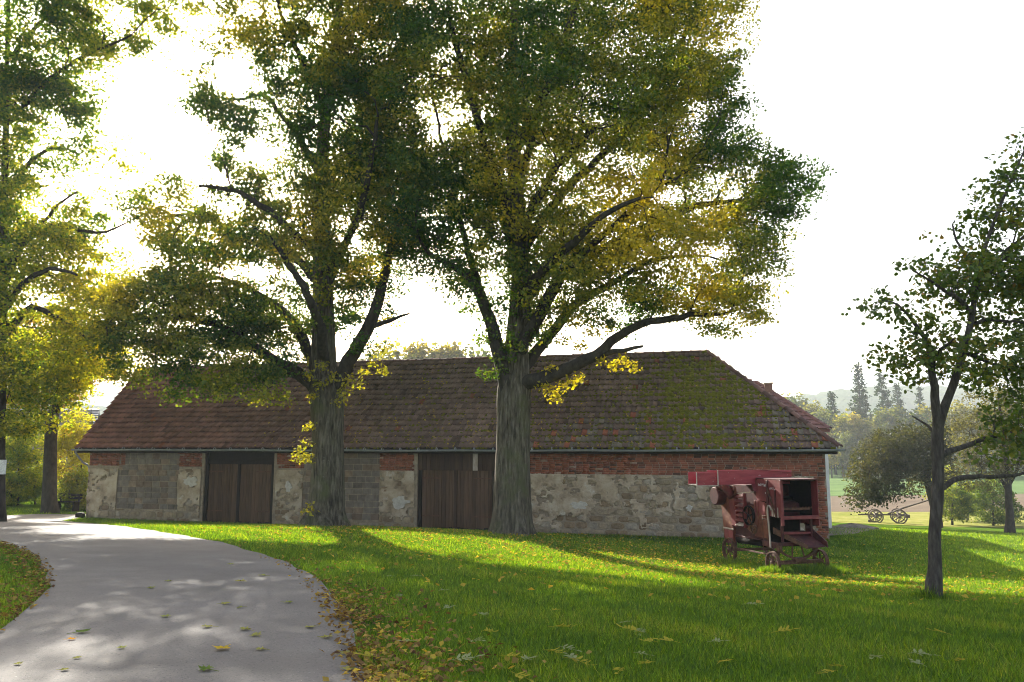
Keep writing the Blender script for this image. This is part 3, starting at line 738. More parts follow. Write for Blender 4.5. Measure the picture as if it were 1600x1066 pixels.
def make_tree(name, base, trunk, limbs, targets, mat, mats_branch, r, tag_kw, tip_r=.008, trunk_sides=12, lobes=None, ybase=None, bend=.35, dmax=4.5):
    """trunk and limbs: arrays of (x, y, z, radius); targets are reached by grown boughs. Returns the root, the tip directions."""
    root = empty(name, tuple(base)); tag(root, **tag_kw)
    B0 = np.array(base)
    V, F = tube_np(trunk[:, :3] - B0, trunk[:, 3], trunk_sides, lobes); np_obj("trunk", V, F, mat, root, smooth=True)
    P = [trunk[int(len(trunk) * .7):, :3]]; Rr = [trunk[int(len(trunk) * .7):, 3]]; Dr = [np.gradient(trunk[:, :3], axis=0)[int(len(trunk) * .7):]]
    for l in limbs:
        V, F = tube_np(l[:, :3] - B0, l[:, 3], 10); np_obj("limb", V, F, mats_branch, root, smooth=True)
        P.append(l[2:, :3]); Rr.append(l[2:, 3]); Dr.append(np.gradient(l[:, :3], axis=0)[2:])
    P = np.vstack(P); Rr = np.concatenate(Rr); Dr = np.vstack(Dr); Dr /= np.linalg.norm(Dr, axis=1, keepdims=True) + 1e-9
    # boughs
    d0 = np.array([np.min(((P - t) ** 2).sum(1)) for t in targets]); order = np.argsort(d0)
    cap = len(P) + len(targets) * 8; NP = np.zeros((cap, 3)); ND = np.zeros((cap, 3)); NR = np.zeros(cap); par = np.full(cap, -1); n = len(P)
    NP[:n] = P; ND[:n] = Dr; NR[:n] = Rr; cnt = np.zeros(cap); branches = []; gen = np.zeros(cap)
    for ti in order:
        t = targets[ti]; v = t - NP[:n]; d = np.linalg.norm(v, axis=1) + 1e-6
        cosang = (v * ND[:n]).sum(1) / d
        cost = d * (1.35 - .45 * cosang) + .12 * gen[:n]
        j = int(np.argmin(cost)); a = NP[j]; dist = d[j]
        if dist > dmax: continue
        m = int(np.clip(dist / .35, 2, 6)); ctrl = a + ND[j] * dist * bend + (t - a) * .25 + np.array([0, 0, dist * .10]); s = np.linspace(0, 1, m + 1)[1:, None]
        pts = (1 - s) ** 2 * a + 2 * s * (1 - s) * ctrl + s ** 2 * t + np.vstack([r.normal(0, .02 * dist, (m - 1, 3)), np.zeros((1, 3))])
        ids = [j]
        for p in pts:
            if n >= cap: break
            NP[n] = p; ND[n] = p - NP[ids[-1]]; ND[n] /= np.linalg.norm(ND[n]) + 1e-9; par[n] = ids[-1]; gen[n] = gen[ids[-1]] + 1; ids.append(n); n += 1
        branches.append(ids)
        q = ids[-1]
        while q >= 0 and par[q] >= 0: cnt[q] += 1; q = par[q]
    VV, FF, b0 = [], [], 0; V2, F2, b2 = [], [], 0; tips = []
    for ids in branches:
        rad = tip_r * np.maximum(cnt[ids], 1) ** .45; rad[0] = min(rad[1] * 1.15, max(NR[ids[0]], rad[1])) if NR[ids[0]] > 0 else rad[1]
        rad[-1] = tip_r * .6; pts = NP[ids] - B0; k = 6 if rad[0] > .03 else 3
        V, F = tube_np(pts, rad, k); VV.append(V); FF.append(F + b0); b0 += len(V); tips.append(NP[ids[-1]])
    tag(np_obj("branches", np.vstack(VV), np.vstack(FF), mats_branch, root, smooth=True), kind="stuff")
    return root, np.array(tips), NP[:n], B0
def limb_px(pts, Y, step=.3, jit=.02, r=rng):
    """pts: (px, py, depth offset, radius m)"""
    A = np.array([[*at(p[0], p[1], Y + p[2]), p[3]] for p in pts]); return spline(A, step, jit, r)
def attach(l, q):
    """start a limb inside the trunk at point q"""
    return l

# --- the left linden
r1 = np.random.default_rng(101); Y1 = 27.5; b1 = gbase(507, Y1)
def trunk_path(px_pts, Y, base, extra_low=.5):
    A = [[base[0], base[1], base[2] - extra_low, px_pts[0][2] * 1.25]]
    A += [[*at(p[0], p[1], Y), p[2]] for p in px_pts]; return spline(np.array(A), .16)
tr1 = trunk_path([(507, 818, .80), (508, 800, .67), (510, 770, .585), (511, 730, .545), (511, 680, .53), (510, 630, .57), (508, 600, .58), (506, 575, .46), (505, 540, .42), (505, 500, .38), (504, 440, .35), (502, 380, .32), (500, 320, .28),
                  (503, 250, .24), (508, 180, .2), (518, 110, .17), (528, 30, .14), (535, -60, .11), (540, -160, .08), (545, -240, .04)], Y1, b1)
def lobes_factory(z, zbase, seed, groove):
    r = np.random.default_rng(seed); ph = r.uniform(0, 6.28, 8)
    def f(i, ang):
        h = (z[i] - zbase)[:, None]; fl = np.exp(-np.clip(h, 0, 9) / .55)
        v = 1 + .16 * fl * np.cos(5 * ang + ph[0])[None] + .07 * fl * np.cos(8 * ang + ph[1])[None] + .045 * np.cos(3 * ang + ph[2])[None] + .022 * np.cos(9 * ang + ph[3] + h * .5)
        v += .014 * np.cos(17 * ang + ph[4] + .9 * h) + .012 * np.cos(26 * ang + ph[5] - 1.3 * h) + .010 * np.sin(h * 7 + 3 * np.cos(5 * ang))
        g = np.exp(-((np.angle(np.exp(1j * (ang - groove))) / .16) ** 2))[None]; v -= .17 * g * np.clip(h / 2.5, .15, 1)
        return v
    return f
limbs1 = [
 [(520,610,-.1,.27),(545,565,-.3,.25),(565,530,-.5,.23),(583,495,-.6,.21),(595,450,-.6,.18),(608,395,-.4,.15),(625,330,-.2,.11),(640,260,0,.08),(655,190,.2,.05)],
 [(496,610,0,.26),(470,585,-.3,.24),(438,570,-.6,.21),(405,548,-.9,.17),(365,520,-1.2,.13),(320,503,-1.5,.10),(265,495,-1.8,.07),(205,500,-2.0,.04)],
 [(500,600,.2,.24),(480,545,.6,.2),(455,500,1.0,.17),(420,470,1.3,.13),(375,445,1.6,.10),(320,430,2.0,.07),(250,430,2.2,.04)],
 [(504,450,0,.2),(470,410,.4,.16),(430,388,.8,.13),(380,375,1.2,.10),(320,335,1.4,.07),(270,338,1.5,.05),(215,352,1.5,.03)],
 [(503,400,0,.18),(460,365,-1,.14),(420,330,-1.8,.11),(370,300,-2.4,.08),(310,290,-2.8,.05)],
 [(503,280,0,.16),(470,220,.6,.13),(440,180,1.0,.1),(410,150,1.2,.08),(370,155,1.4,.05),(330,150,1.6,.03)],
 [(510,190,0,.15),(490,130,-.7,.12),(465,80,-1.2,.1),(440,20,-1.5,.07),(415,-60,-1.7,.05)],
 [(503,340,0,.17),(540,290,1.0,.13),(570,230,1.8,.1),(595,160,2.3,.08),(610,80,2.6,.05)],
 [(504,430,0,.18),(540,380,-1.6,.14),(565,320,-2.6,.11),(580,250,-3.2,.08),(590,180,-3.6,.05)],
 [(506,560,-.3,.2),(500,510,-1.5,.16),(480,460,-2.6,.13),(450,410,-3.4,.1),(420,370,-4.0,.06)],
 [(505,480,.3,.2),(520,430,1.8,.16),(540,380,3.0,.12),(560,320,3.8,.08)],
 [(575,515,-.5,.10),(610,500,-.8,.07),(640,490,-1.0,.03)],
]
env1 = [(470,190,0,155,150,4.6,1.1),(330,345,.5,135,62,3.4,1.4),(290,490,-.8,130,62,3.6,1.6),(215,505,-1.6,60,55,2.2,1.1),(420,430,0,160,110,4.6,1.1),(570,350,0,85,120,4.2),
        (480,20,0,175,120,4.8),(500,-120,0,190,130,5),(510,-250,0,130,100,4),(335,150,.8,70,75,2.6,.9),(585,500,-.6,45,60,1.8,.7),(350,560,-1.8,105,40,1.8,1.7),(225,560,-2,55,36,1.4,1.3),
        (400,600,-2.4,65,26,1.2,1.1),(300,600,-2.4,60,24,1.0,.7),(550,220,0,80,120,4),(590,60,0,80,130,4),(615,270,0,60,150,3.4,1.0)]
holes1 = [(366,116,40,38),(280,215,70,45),(680,505,70,42),(250,100,70,75,.85),(300,265,40,16,.6),(410,230,45,18,.7)]
T1 = sample_env(env1, 3200, Y1, r1, holes1)
sprays1 = np.array([at(*p) for p in [(478,690,27.0),(470,705,26.9),(482,715,26.9),(468,715,27.0),(485,665,26.9),(500,600,26.6),(480,585,26.6),(520,590,26.6),(540,610,26.7),(560,600,26.8),(505,570,26.5),(530,625,26.7),(545,590,26.6),(490,620,26.8),
                                     (585,565,27),(570,580,27),(470,560,26.6),(600,580,27.2),(482,795,26.6)]])
root1, tips1, nodes1, B1 = make_tree("linden_tree", b1, tr1, [limb_px(l, Y1, r=r1) for l in limbs1], T1, M['bark'], M['bark_dark'], r1,
    dict(label="tall linden with wide left-reaching boughs in front of the grey block wall", cat="tree", group="big lindens in front of the barn"),
    trunk_sides=56, lobes=lobes_factory(tr1[:, 2], b1[2], 3, -1.05))
def crown(root, B0, tips, r, per, spread, size, tone_fn, extra=None, mat='leaf', palette=PAL, flat=.42, name="crown", six=False, hi=None, jit=.12, up=.9, droop=.5):
    pr = project(tips); hid = (pr[:, 1] < -30)
    n = np.where(hid, per * .45, per * r.uniform(.6, 1.3, len(tips))).astype(int)
    V, F, C = leaf_cloud(tips, n, spread * r.uniform(.7, 1.3, len(tips)), flat, size, tone_fn(tips), r, palette, jit=jit, six=six, up=up, droop=droop)
    if extra is not None:
        E_, en, es, et = extra; v, f, c = leaf_cloud(E_, en, es, .7, size * 1.1, et, r, palette, jit=.1, six=six); F = np.vstack([F, f + len(V)]); V = np.vstack([V, v]); C = np.vstack([C, c])
    return np_obj(name, V - B0, F, M[mat], root, C)
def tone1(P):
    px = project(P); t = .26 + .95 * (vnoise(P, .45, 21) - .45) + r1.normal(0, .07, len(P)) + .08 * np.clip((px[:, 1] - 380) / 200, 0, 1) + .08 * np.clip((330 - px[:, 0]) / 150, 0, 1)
    return t + .16 * np.clip((Y1 - P[:, 1]) / 4, -1, 1)  # near-side sprays yellower: sky light from the front painted into leaf tone
crown(root1, B1, tips1, r1, 98, .60, .105, tone1, (sprays1, 46, .30, .72))

# --- the right, forked linden
r2 = np.random.default_rng(202); Y2 = 26.0; b2 = gbase(801, Y2)
tr2 = trunk_path([(801, 829, .70), (801, 815, .64), (801, 790, .605), (801, 750, .585), (802, 700, .555), (803, 650, .55), (804, 610, .56), (806, 580, .47), (808, 540, .40), (812, 490, .36), (815, 440, .34), (812, 380, .31), (808, 320, .28), (804, 250, .25),
                  (800, 180, .22), (800, 110, .18), (803, 40, .15), (808, -50, .12), (815, -150, .09), (820, -260, .05)], Y2, b2)
limbs2 = [
 [(795,615,-.1,.30),(785,570,-.2,.27),(776,535,-.3,.23),(764,500,-.4,.2),(750,462,-.5,.18),(730,430,-.5,.14),(700,412,-.6,.1),(668,395,-.7,.06)],
 [(756,480,-.4,.15),(742,430,.4,.13),(725,370,1.0,.11),(708,300,1.4,.09),(690,220,1.6,.06),(675,140,1.8,.04)],
 [(815,600,-.2,.26),(845,592,-.5,.25),(880,578,-.7,.22),(915,562,-.9,.20),(945,545,-1.0,.17),(968,525,-1.1,.15),(1000,506,-1.2,.13),(1050,497,-1.3,.11),(1095,492,-1.4,.08),(1140,488,-1.4,.05)],
 [(925,560,-.9,.12),(960,550,-1.1,.09),(1005,541,-1.3,.04)],
 [(815,575,.1,.24),(838,548,.3,.2),(870,510,.6,.18),(905,470,.9,.16),(945,450,1.1,.13),(985,425,1.3,.1),(1030,405,1.5,.07),(1090,400,1.7,.04)],
 [(812,550,-.2,.25),(835,505,-.7,.23),(858,465,-1.0,.2),(878,430,-1.2,.18),(900,405,-1.4,.15),(940,370,-1.6,.12),(985,330,-1.8,.09),(1030,290,-2,.06)],
 [(885,425,-.6,.15),(930,395,.2,.13),(985,365,.8,.12),(1040,340,1.2,.12),(1090,322,1.4,.11),(1140,316,1.5,.09),(1195,312,1.6,.07),(1250,300,1.6,.04)],
 [(812,400,0,.2),(850,340,.6,.17),(900,280,1.0,.15),(960,225,1.3,.13),(1010,165,1.5,.12),(1040,110,1.6,.1),(1075,45,1.7,.08),(1110,-30,1.8,.05)],
 [(1012,160,1.5,.08),(1048,72,1.2,.07),(1045,10,1.0,.05),(1050,-60,.8,.03)],
 [(808,360,0,.2),(780,290,-.6,.16),(755,220,-1.0,.14),(735,150,-1.3,.12),(712,70,-1.5,.1),(695,-20,-1.6,.06)],
 [(804,230,0,.18),(850,150,-1,.14),(880,70,-1.6,.12),(905,-20,-2,.09),(920,-120,-2.2,.05)],
 [(810,430,-.3,.2),(815,370,-1.6,.17),(840,310,-2.6,.14),(880,250,-3.4,.11),(930,200,-4,.07)],
 [(811,470,-.3,.18),(850,420,-1.8,.15),(905,370,-3.0,.12),(955,330,-3.8,.08),(1000,310,-4.3,.05)],
 [(810,420,.3,.2),(790,350,2,.16),(770,280,3.2,.12),(750,200,4,.08)],
 [(812,480,.3,.2),(860,420,2.2,.16),(910,360,3.4,.12),(970,300,4.2,.07)],
 [(806,300,0,.18),(830,220,1.4,.14),(845,140,2.4,.1),(860,60,3,.06)],
]
env2 = [(890,260,0,200,180,5.2,1.1),(1110,300,.6,130,75,3.0,1.3),(1225,290,1.2,62,36,1.5,1.3),(1075,420,-.3,125,75,3.2,1.4),(1165,420,0,50,50,1.8,1.0),(1150,215,.6,65,60,2.2,1.0),(1190,355,.8,62,48,1.8,1.0),(960,470,-1,90,42,2.6,.7),(1130,480,-1.2,65,38,1.6,1.1),(950,100,0,210,140,5.0),(1080,60,1.0,95,95,2.8,.9),(1050,190,.5,110,100,3.2),
        (900,-80,0,250,140,5.2),(860,-230,0,170,110,4.2),(720,330,-.2,80,110,3.4),(700,180,0,110,170,4.4),(680,20,0,120,140,4.4),(760,430,-.4,70,60,2.6,.7),(960,370,-2.6,110,90,2.2,1.1),(860,430,0,80,90,3,.8),(690,400,-.6,50,40,1.6,.6),(725,530,-.6,40,24,1.1,.6),(820,500,-.8,60,50,1.4,.5),(655,320,0,55,110,3,1.0)]
holes2 = [(678,505,62,42),(1046,302,28,20),(1240,150,70,90),(1120,395,26,14),(870,545,40,18,.7),(1000,570,120,26)]
T2 = sample_env(env2, 4000, Y2, r2, holes2)
sprays2 = np.array([at(*p) for p in [(860,612,25.2),(875,604,25.2),(890,597,25.1),(850,600,25.3),(905,590,25.1),(870,620,25.2),(940,562,24.9),(960,570,24.9),(975,560,24.8),(990,572,24.8),(785,575,25.5),(770,585,25.5),(755,580,25.5),(795,555,25.4),
                                     (775,560,25.5),(810,540,25.4),(830,520,25.3),(880,530,25.2),(905,540,25.1),(925,520,25.0),(900,500,25.0),(1170,495,24.6),(1190,492,24.6),(950,510,24.9),(800,525,25.3),(790,540,25.3),(862,575,25.3)]])
root2, tips2, nodes2, B2_ = make_tree("linden_tree", b2, tr2, [limb_px(l, Y2, r=r2) for l in limbs2], T2, M['bark'], M['bark_dark'], r2,
    dict(label="tall linden forking above a straight trunk beside the brown barn door", cat="tree", group="big lindens in front of the barn"),
    trunk_sides=56, lobes=lobes_factory(tr2[:, 2], b2[2], 9, -1.9))
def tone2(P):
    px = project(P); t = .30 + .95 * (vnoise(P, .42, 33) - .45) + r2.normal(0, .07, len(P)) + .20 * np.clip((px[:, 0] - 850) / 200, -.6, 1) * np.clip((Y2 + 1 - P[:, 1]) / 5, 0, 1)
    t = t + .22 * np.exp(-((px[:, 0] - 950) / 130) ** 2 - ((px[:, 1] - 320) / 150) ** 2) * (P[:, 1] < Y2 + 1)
    return t + .15 * np.clip((Y2 - P[:, 1]) / 4, -1, 1)  # sprays facing the viewer yellower, frontal sky light put into their tone
et2 = np.full(len(sprays2), .85); et2[10:17] = .25; et2[24:26] = .2
crown(root2, B2_, tips2, r2, 92, .60, .105, tone2, (sprays2, 50, .30, et2))

# --- tree at the left edge of the picture, hanging over the road
r3 = np.random.default_rng(303); Y3 = 29.0; b3 = gbase(-4, Y3)
tr3 = trunk_path([(-4, 806, 0.288), (-3, 790, 0.238), (-2, 740, 0.209), (-1, 680, 0.194), (1, 600, 0.180), (3, 500, 0.166), (5, 400, 0.151), (7, 300, 0.130), (9, 200, 0.108), (11, 100, 0.086), (13, 0, 0.072), (15, -120, 0.043)], Y3, b3)
limbs3 = [
 [(8,440,0,.15),(25,395,.2,.13),(50,365,.4,.12),(85,352,.5,.1),(125,360,.6,.08),(165,362,.7,.05),(205,345,.8,.03)],
 [(60,362,.4,.08),(85,325,.6,.06),(120,300,.8,.04)],
 [(10,520,0,.15),(50,480,-.8,.11),(95,500,-1.2,.08),(140,530,-1.5,.05)],
 [(14,300,0,.12),(50,250,.5,.09),(90,230,.8,.06),(120,240,1,.04)],
 [(16,190,0,.12),(60,140,-.3,.09),(110,100,-.6,.07),(170,72,-.8,.05),(205,55,-.9,.03)],
 [(10,560,.2,.14),(-40,500,.5,.11),(-100,450,.8,.07)],
 [(14,330,.1,.12),(-50,260,-.5,.09),(-120,200,-.8,.05)],
 [(10,480,-.2,.14),(40,440,-1.8,.1),(80,420,-2.8,.07),(120,430,-3.4,.04)],
 [(18,90,0,.09),(70,30,.6,.07),(130,-10,1,.05),(190,-40,1.2,.03)],
]
env3 = [(60,480,-.5,110,140,3.2,1.2),(40,610,-.3,80,65,2.4,1.2),(120,420,.4,80,60,2.2,.8),(60,330,.5,95,60,2.6,1.2),(50,200,.3,95,100,2.6,1.1),(100,90,-.3,85,90,2.6,.9),(30,60,0,90,120,3,.9),(170,20,.6,100,60,2.2,1.2),(260,15,1,60,38,1.6,.9),
        (-80,300,0,120,260,3.4,.6),(60,-130,0,170,130,3.5,.6),(150,540,-1,60,50,1.6,.8),(195,270,.8,45,60,1.6,.4),(-60,560,0,90,120,3,.6)]
holes3 = [(110,290,55,28,.8),(200,140,55,50,.7),(200,400,30,22,.7)]
T3 = sample_env(env3, 2300, Y3, r3, holes3)
root3, tips3, nodes3, B3 = make_tree("linden_tree", b3, tr3, [limb_px(l, Y3, r=r3) for l in limbs3], T3, M['bark_dark'], M['bark_dark'], r3,
    dict(label="yellow-green linden with slender dark trunk carrying a white plate beside the road", cat="tree"), trunk_sides=20, tip_r=.006)
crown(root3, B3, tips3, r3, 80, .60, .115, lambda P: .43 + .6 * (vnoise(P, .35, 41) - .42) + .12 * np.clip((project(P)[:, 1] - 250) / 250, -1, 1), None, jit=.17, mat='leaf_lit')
pl = at(4, 730, Y3 - .30)
m = MB().box((-.13, -.008, -.30), (.13, .008, -.04)).box((-.12, -.012, -.02), (.12, .008, .26))
m = MB().box((-.13, -.01, -.26), (.13, .01, .26)); o = m.build("notice_plate", M['white_paint'], None, .004); o.location = tuple(pl); tag(o, "small white notice plate fixed to the slender dark trunk beside the road", "sign")

# --- forked tree behind the bend of the road
r4 = np.random.default_rng(404); Y4 = 38.0; b4 = gbase(78, Y4)
tr4 = trunk_path([(78, 800, .42), (77, 780, .34), (78, 740, .30), (79, 700, .28), (81, 660, .27), (86, 635, .22), (90, 612, .18), (92, 585, .14), (93, 555, .10), (95, 520, .06)], Y4, b4)
limbs4 = [[(82,655,0,.2),(92,632,-.1,.18),(103,610,-.2,.15),(115,592,-.3,.11),(125,572,-.4,.07),(140,555,-.5,.04)], [(79,662,.1,.14),(70,652,.3,.11),(58,640,.5,.08),(40,637,.6,.04)], [(86,635,0,.12),(75,600,.8,.09),(60,570,1.2,.05)]]
T4 = sample_env([(60,590,.6,60,50,2.2,1),(105,560,-.2,60,40,2.0,1),(150,575,-.5,35,32,1.4,.7),(85,520,0,70,40,2.2,1),(110,700,1.5,26,45,1.2,.25)], 460, Y4, r4, [(60,660,80,18,.8)])
root4, tips4, nodes4, B4 = make_tree("forked_tree", b4, tr4, [limb_px(l, Y4, r=r4) for l in limbs4], T4, M['bark_dark'], M['bark_dark'], r4,
    dict(label="dark forked tree with orange-yellow leaves beside the road bend", cat="tree"), trunk_sides=18, tip_r=.006)
PALO = np.array([(.05, .085, .012), (.14, .14, .016), (.32, .21, .02), (.42, .23, .03), (.45, .22, .05)])
crown(root4, B4, tips4, r4, 70, .55, .12, lambda P: .5 + .7 * (vnoise(P, .5, 43) - .5), None, palette=PALO)

# --- young oak on the lawn
r5 = np.random.default_rng(505); Y5 = 12.0; b5 = gbase(1459, Y5)
tr5 = trunk_path([(1459, 921, 0.122), (1460, 905, 0.107), (1461, 880, 0.092), (1460, 840, 0.087), (1463, 800, 0.085), (1466, 750, 0.083), (1465, 700, 0.085), (1466, 665, 0.081), (1478, 630, 0.062), (1490, 600, 0.059), (1502, 560, 0.052), (1513, 520, 0.046), (1521, 480, 0.040), (1524, 440, 0.037),
                  (1535, 400, 0.031), (1552, 350, 0.026), (1572, 300, 0.019), (1592, 255, 0.015), (1615, 200, 0.009)], Y5, b5)
limbs5 = [
 [(1466,672,0,.075),(1464,650,-.05,.07),(1461,620,-.1,.062),(1457,590,-.15,.055),(1456,565,-.2,.048),(1452,540,-.2,.042),(1440,520,-.2,.034),(1425,500,-.25,.026),(1405,478,-.3,.018),(1380,470,-.3,.010)],
 [(1470,712,0,.05),(1490,703,.1,.042),(1520,693,.2,.036),(1550,682,.3,.03),(1580,678,.35,.024),(1620,668,.4,.014)],
 [(1468,765,0,.048),(1490,750,.15,.042),(1520,745,.3,.036),(1560,745,.4,.03),(1610,738,.5,.018)],
 [(1490,600,0,.04),(1520,633,-.1,.0),(1520,633,-.1,.0)] if False else [(1497,578,.0,.036),(1530,610,.0,.0)] if False else [(1505,548,0,.04),(1530,560,.2,.03),(1560,572,.3,.02),(1600,580,.4,.01)],
 [(1521,490,0,.045),(1500,470,-.25,.036),(1478,455,-.4,.028),(1455,440,-.5,.02),(1430,425,-.6,.012)],
 [(1524,450,0,.045),(1545,420,.3,.036),(1575,390,.5,.028),(1610,360,.6,.018)],
 [(1528,425,0,.035),(1510,400,.3,.026),(1495,375,.4,.018),(1488,350,.45,.010)],
 [(1456,560,-.2,.03),(1470,545,-.5,.022),(1490,530,-.8,.014)],
 [(1524,505,0,.03),(1550,500,.2,.024),(1600,505,.3,.016)],
 [(1466,690,.1,.03),(1450,665,.3,.02),(1425,650,.5,.01)],
]
env5 = [(1505,440,0,55,48,.8,1.2),(1400,480,-.25,55,28,.45,.9),(1350,478,-.3,18,22,.25,.35),(1440,430,-.4,45,30,.4,.8),(1425,395,-.45,18,22,.25,.35),(1470,370,.3,32,22,.3,.45),(1560,390,.3,70,80,.9,1.2),(1570,310,.3,45,50,.6,1.0),(1600,260,.3,40,60,.6,.9),(1530,350,.2,28,28,.35,.5),
        (1570,480,.3,60,55,.8,1.1),(1420,560,-.2,55,30,.5,.9),(1390,560,-.2,30,26,.35,.6),(1455,525,-.2,45,35,.5,.9),(1500,560,-.3,50,40,.7,1.1),(1560,560,.2,60,50,.8,1.2),(1590,640,.3,50,45,.6,.8),(1560,700,.3,50,35,.5,.7),(1520,720,.2,30,18,.3,.3),(1640,480,.4,60,160,1,1.0),(1650,650,.4,50,120,.8,.7),(1440,600,-.1,30,22,.3,.4)]
holes5 = [(1545,520,26,10,.8),(1470,500,14,12,.8),(1415,515,25,12,.8)]
T5 = sample_env(env5, 620, Y5, r5, holes5, shell=.8)
root5, tips5, nodes5, B5 = make_tree("oak_tree", b5, tr5, [limb_px(l, Y5, .12, .006, r5) for l in limbs5], T5, M['bark_oak'], M['bark_oak'], r5,
    dict(label="young green oak with slim twin stems standing on the lawn right of the red machine", cat="tree"), trunk_sides=28, tip_r=.005, dmax=1.6,
    lobes=lambda i, a: 1 + .05 * np.cos(4 * a)[None] + .03 * np.cos(11 * a + i[:, None] * .4) + .02 * np.sin(i[:, None] * 1.7))
PAL5 = np.array([(.048, .082, .018), (.075, .115, .022), (.13, .14, .02), (.22, .13, .022), (.30, .15, .03)])
crown(root5, B5, tips5, r5, 23, .21, .074, lambda P: .26 + .45 * (vnoise(P, 1.1, 51) - .45), None, palette=PAL5, flat=.8, six=True, jit=.14, up=.5, droop=.2)

# --- drooping apple tree, grey-leaved tree and shrubs beyond the lawn
r6 = np.random.default_rng(606)
def quick_tree(name, px, Y, tr, env, nt_, per, spread, size, tone, palette, label, seed, limbs=(), mat='bark_dark', holes=(), cat="tree", droop=.5, tip=.006, up=.9, flat=.5, group=None, shell=.6):
    r = np.random.default_rng(seed); b = gbase(px, Y); t = trunk_path(tr, Y, b, .3); T = sample_env(env, nt_, Y, r, holes, shell, .15 if cat == 'shrub' else .8)
    kw = dict(label=label, cat=cat)
    if group: kw['group'] = group
    root, tips, nodes, B = make_tree(name, b, t, [limb_px(l, Y, r=r) for l in limbs], T, M[mat], M[mat], r, kw, trunk_sides=12, tip_r=tip, dmax=9)
    crown(root, B, tips, r, per, spread, size, tone, None, palette=palette, droop=droop, up=up, flat=flat)
    return root
PALG = np.array([(.022, .026, .010), (.035, .038, .014), (.055, .050, .019), (.085, .07, .026), (.14, .12, .03)])
quick_tree("apple_tree", 1462, 45.0, [(1464, 817, .3), (1462, 800, .24), (1456, 780, .20), (1450, 755, .19), (1448, 730, .18), (1452, 705, .14), (1458, 680, .08)],
    [(1405,705,0,55,35,2.6),(1370,740,-.3,38,40,1.8,1.2),(1440,690,0,45,32,2.4),(1352,770,-.3,20,24,1.0,.6),(1420,745,.6,40,22,1.6,.6),(1460,730,.5,30,36,1.6,.6)], 420, 60, .62, .13,
    lambda P: .35 + .5 * (vnoise(P, .5, 61) - .5), PALG, "drooping grey-green apple tree bending over the old wagon", 61,
    [[(1449,735,0,.13),(1430,715,-.2,.11),(1405,705,-.4,.09),(1380,710,-.5,.06),(1362,730,-.6,.03)], [(1450,725,0,.12),(1440,695,.3,.09),(1425,680,.5,.06)]], droop=1.3)
PALW = np.array([(.055, .054, .028), (.08, .073, .036), (.10, .09, .042), (.125, .105, .046), (.15, .12, .048)])
quick_tree("grey_tree", 1578, 40.0, [(1578, 830, .26), (1578, 810, .19), (1576, 780, .165), (1574, 740, .15), (1570, 700, .12), (1565, 660, .08), (1560, 620, .04)],
    [(1545,690,0,48,55,1.8),(1590,660,0,45,60,1.9),(1530,740,0,40,28,1.4,.7),(1560,620,.3,40,35,1.5,.8),(1605,730,0,25,30,1.2,.6),(1515,665,.4,25,40,1.2,.5)], 380, 46, .52, .10,
    lambda P: .4 + .6 * (vnoise(P, .6, 62) - .5), PALW, "thin grey-brown leaved tree with bare straight trunk at the far lawn edge", 62, [[(1576,770,0,.09),(1555,735,.3,.07),(1535,700,.5,.04)], [(1576,760,0,.09),(1595,720,-.3,.06),(1605,680,-.4,.03)]], droop=.9)
PALY = np.array([(.045, .08, .012), (.08, .12, .014), (.16, .19, .02), (.28, .26, .025), (.36, .30, .03)])
quick_tree("shrub", 1488, 50.0, [(1488, 818, .07), (1488, 800, .06), (1488, 775, .03)], [(1488,785,0,22,30,1.0),(1505,790,0,14,20,.8,.5)], 120, 60, .40, .11, lambda P: .35 + .5 * (vnoise(P, 1, 63) - .4), PALY, "yellow-green shrub just behind the young oak trunk", 63, cat="shrub")
quick_tree("shrub", 1552, 50.0, [(1552, 816, .07), (1552, 795, .05), (1552, 770, .03)], [(1550,782,0,28,34,1.2),(1575,795,0,20,20,1,.5)], 150, 60, .42, .11, lambda P: .2 + .4 * (vnoise(P, 1, 64) - .4), PALY, "dark green rounded shrub beside the bare straight trunk", 64, cat="shrub")
quick_tree("shrub", 1512, 56.0, [(1512, 806, .07), (1512, 790, .05), (1512, 770, .03)], [(1520,780,0,30,24,1.4),(1480,760,0,25,30,1.3,.8)], 130, 60, .45, .12, lambda P: .62 + .4 * (vnoise(P, 1, 65) - .4), PALY, "pale yellow shrub far behind the young oak", 65, cat="shrub")
# shrubs behind the bend of the road
lab = ["leafy green-yellow shrub thicket between the white-plated trunk and forked tree", "tall pale green shrub beside the forked tree's trunk", "orange-tinted shrub between the forked tree and the barn corner", "low green shrub by the barn's downpipe corner", "broad yellow-green shrub behind the slender dark trunk"]
for k, (px, Y, env, tn) in enumerate([(28, 41.5, [(28,730,0,30,55,1.3),(10,770,0,28,30,1.2)], .30), (55, 42.5, [(58,710,0,28,70,1.4),(48,770,0,25,30,1.2,.7)], .42), (112, 42, [(112,720,0,26,60,1.3),(120,680,0,22,40,1.1,.7)], .72),
                                   (125, 40.5, [(122,765,0,18,32,.8),(132,780,0,12,22,.6)], .38), (2, 43, [(0,690,0,30,50,1.4),(-40,740,0,40,60,1.8)], .5)]):
    bb = gbase(px, Y); py = project(bb)[0][1]
    quick_tree("shrub", px, Y, [(px, py - 1, .06), (px, py - 30, .05), (px + 2, py - 70, .03)], env, 210, 62, .44, .105, lambda P, tn=tn: tn + .1 + .55 * (vnoise(P, .9, 70) - .45), PALY * 1.35, lab[k], 71 + k, cat="shrub")  # raised palette puts sunlight on these shrubs into their colour

# ------------------------------------------------------------------ threshing machine
tb = np.array([7.20, 20.25]); TANG = R(14)
TZ = gz1(tb[0], tb[1])
th = empty("threshing_machine", (tb[0], tb[1], TZ), TANG, label="old red wooden threshing machine on iron wheels parked on the lawn", cat="machine")
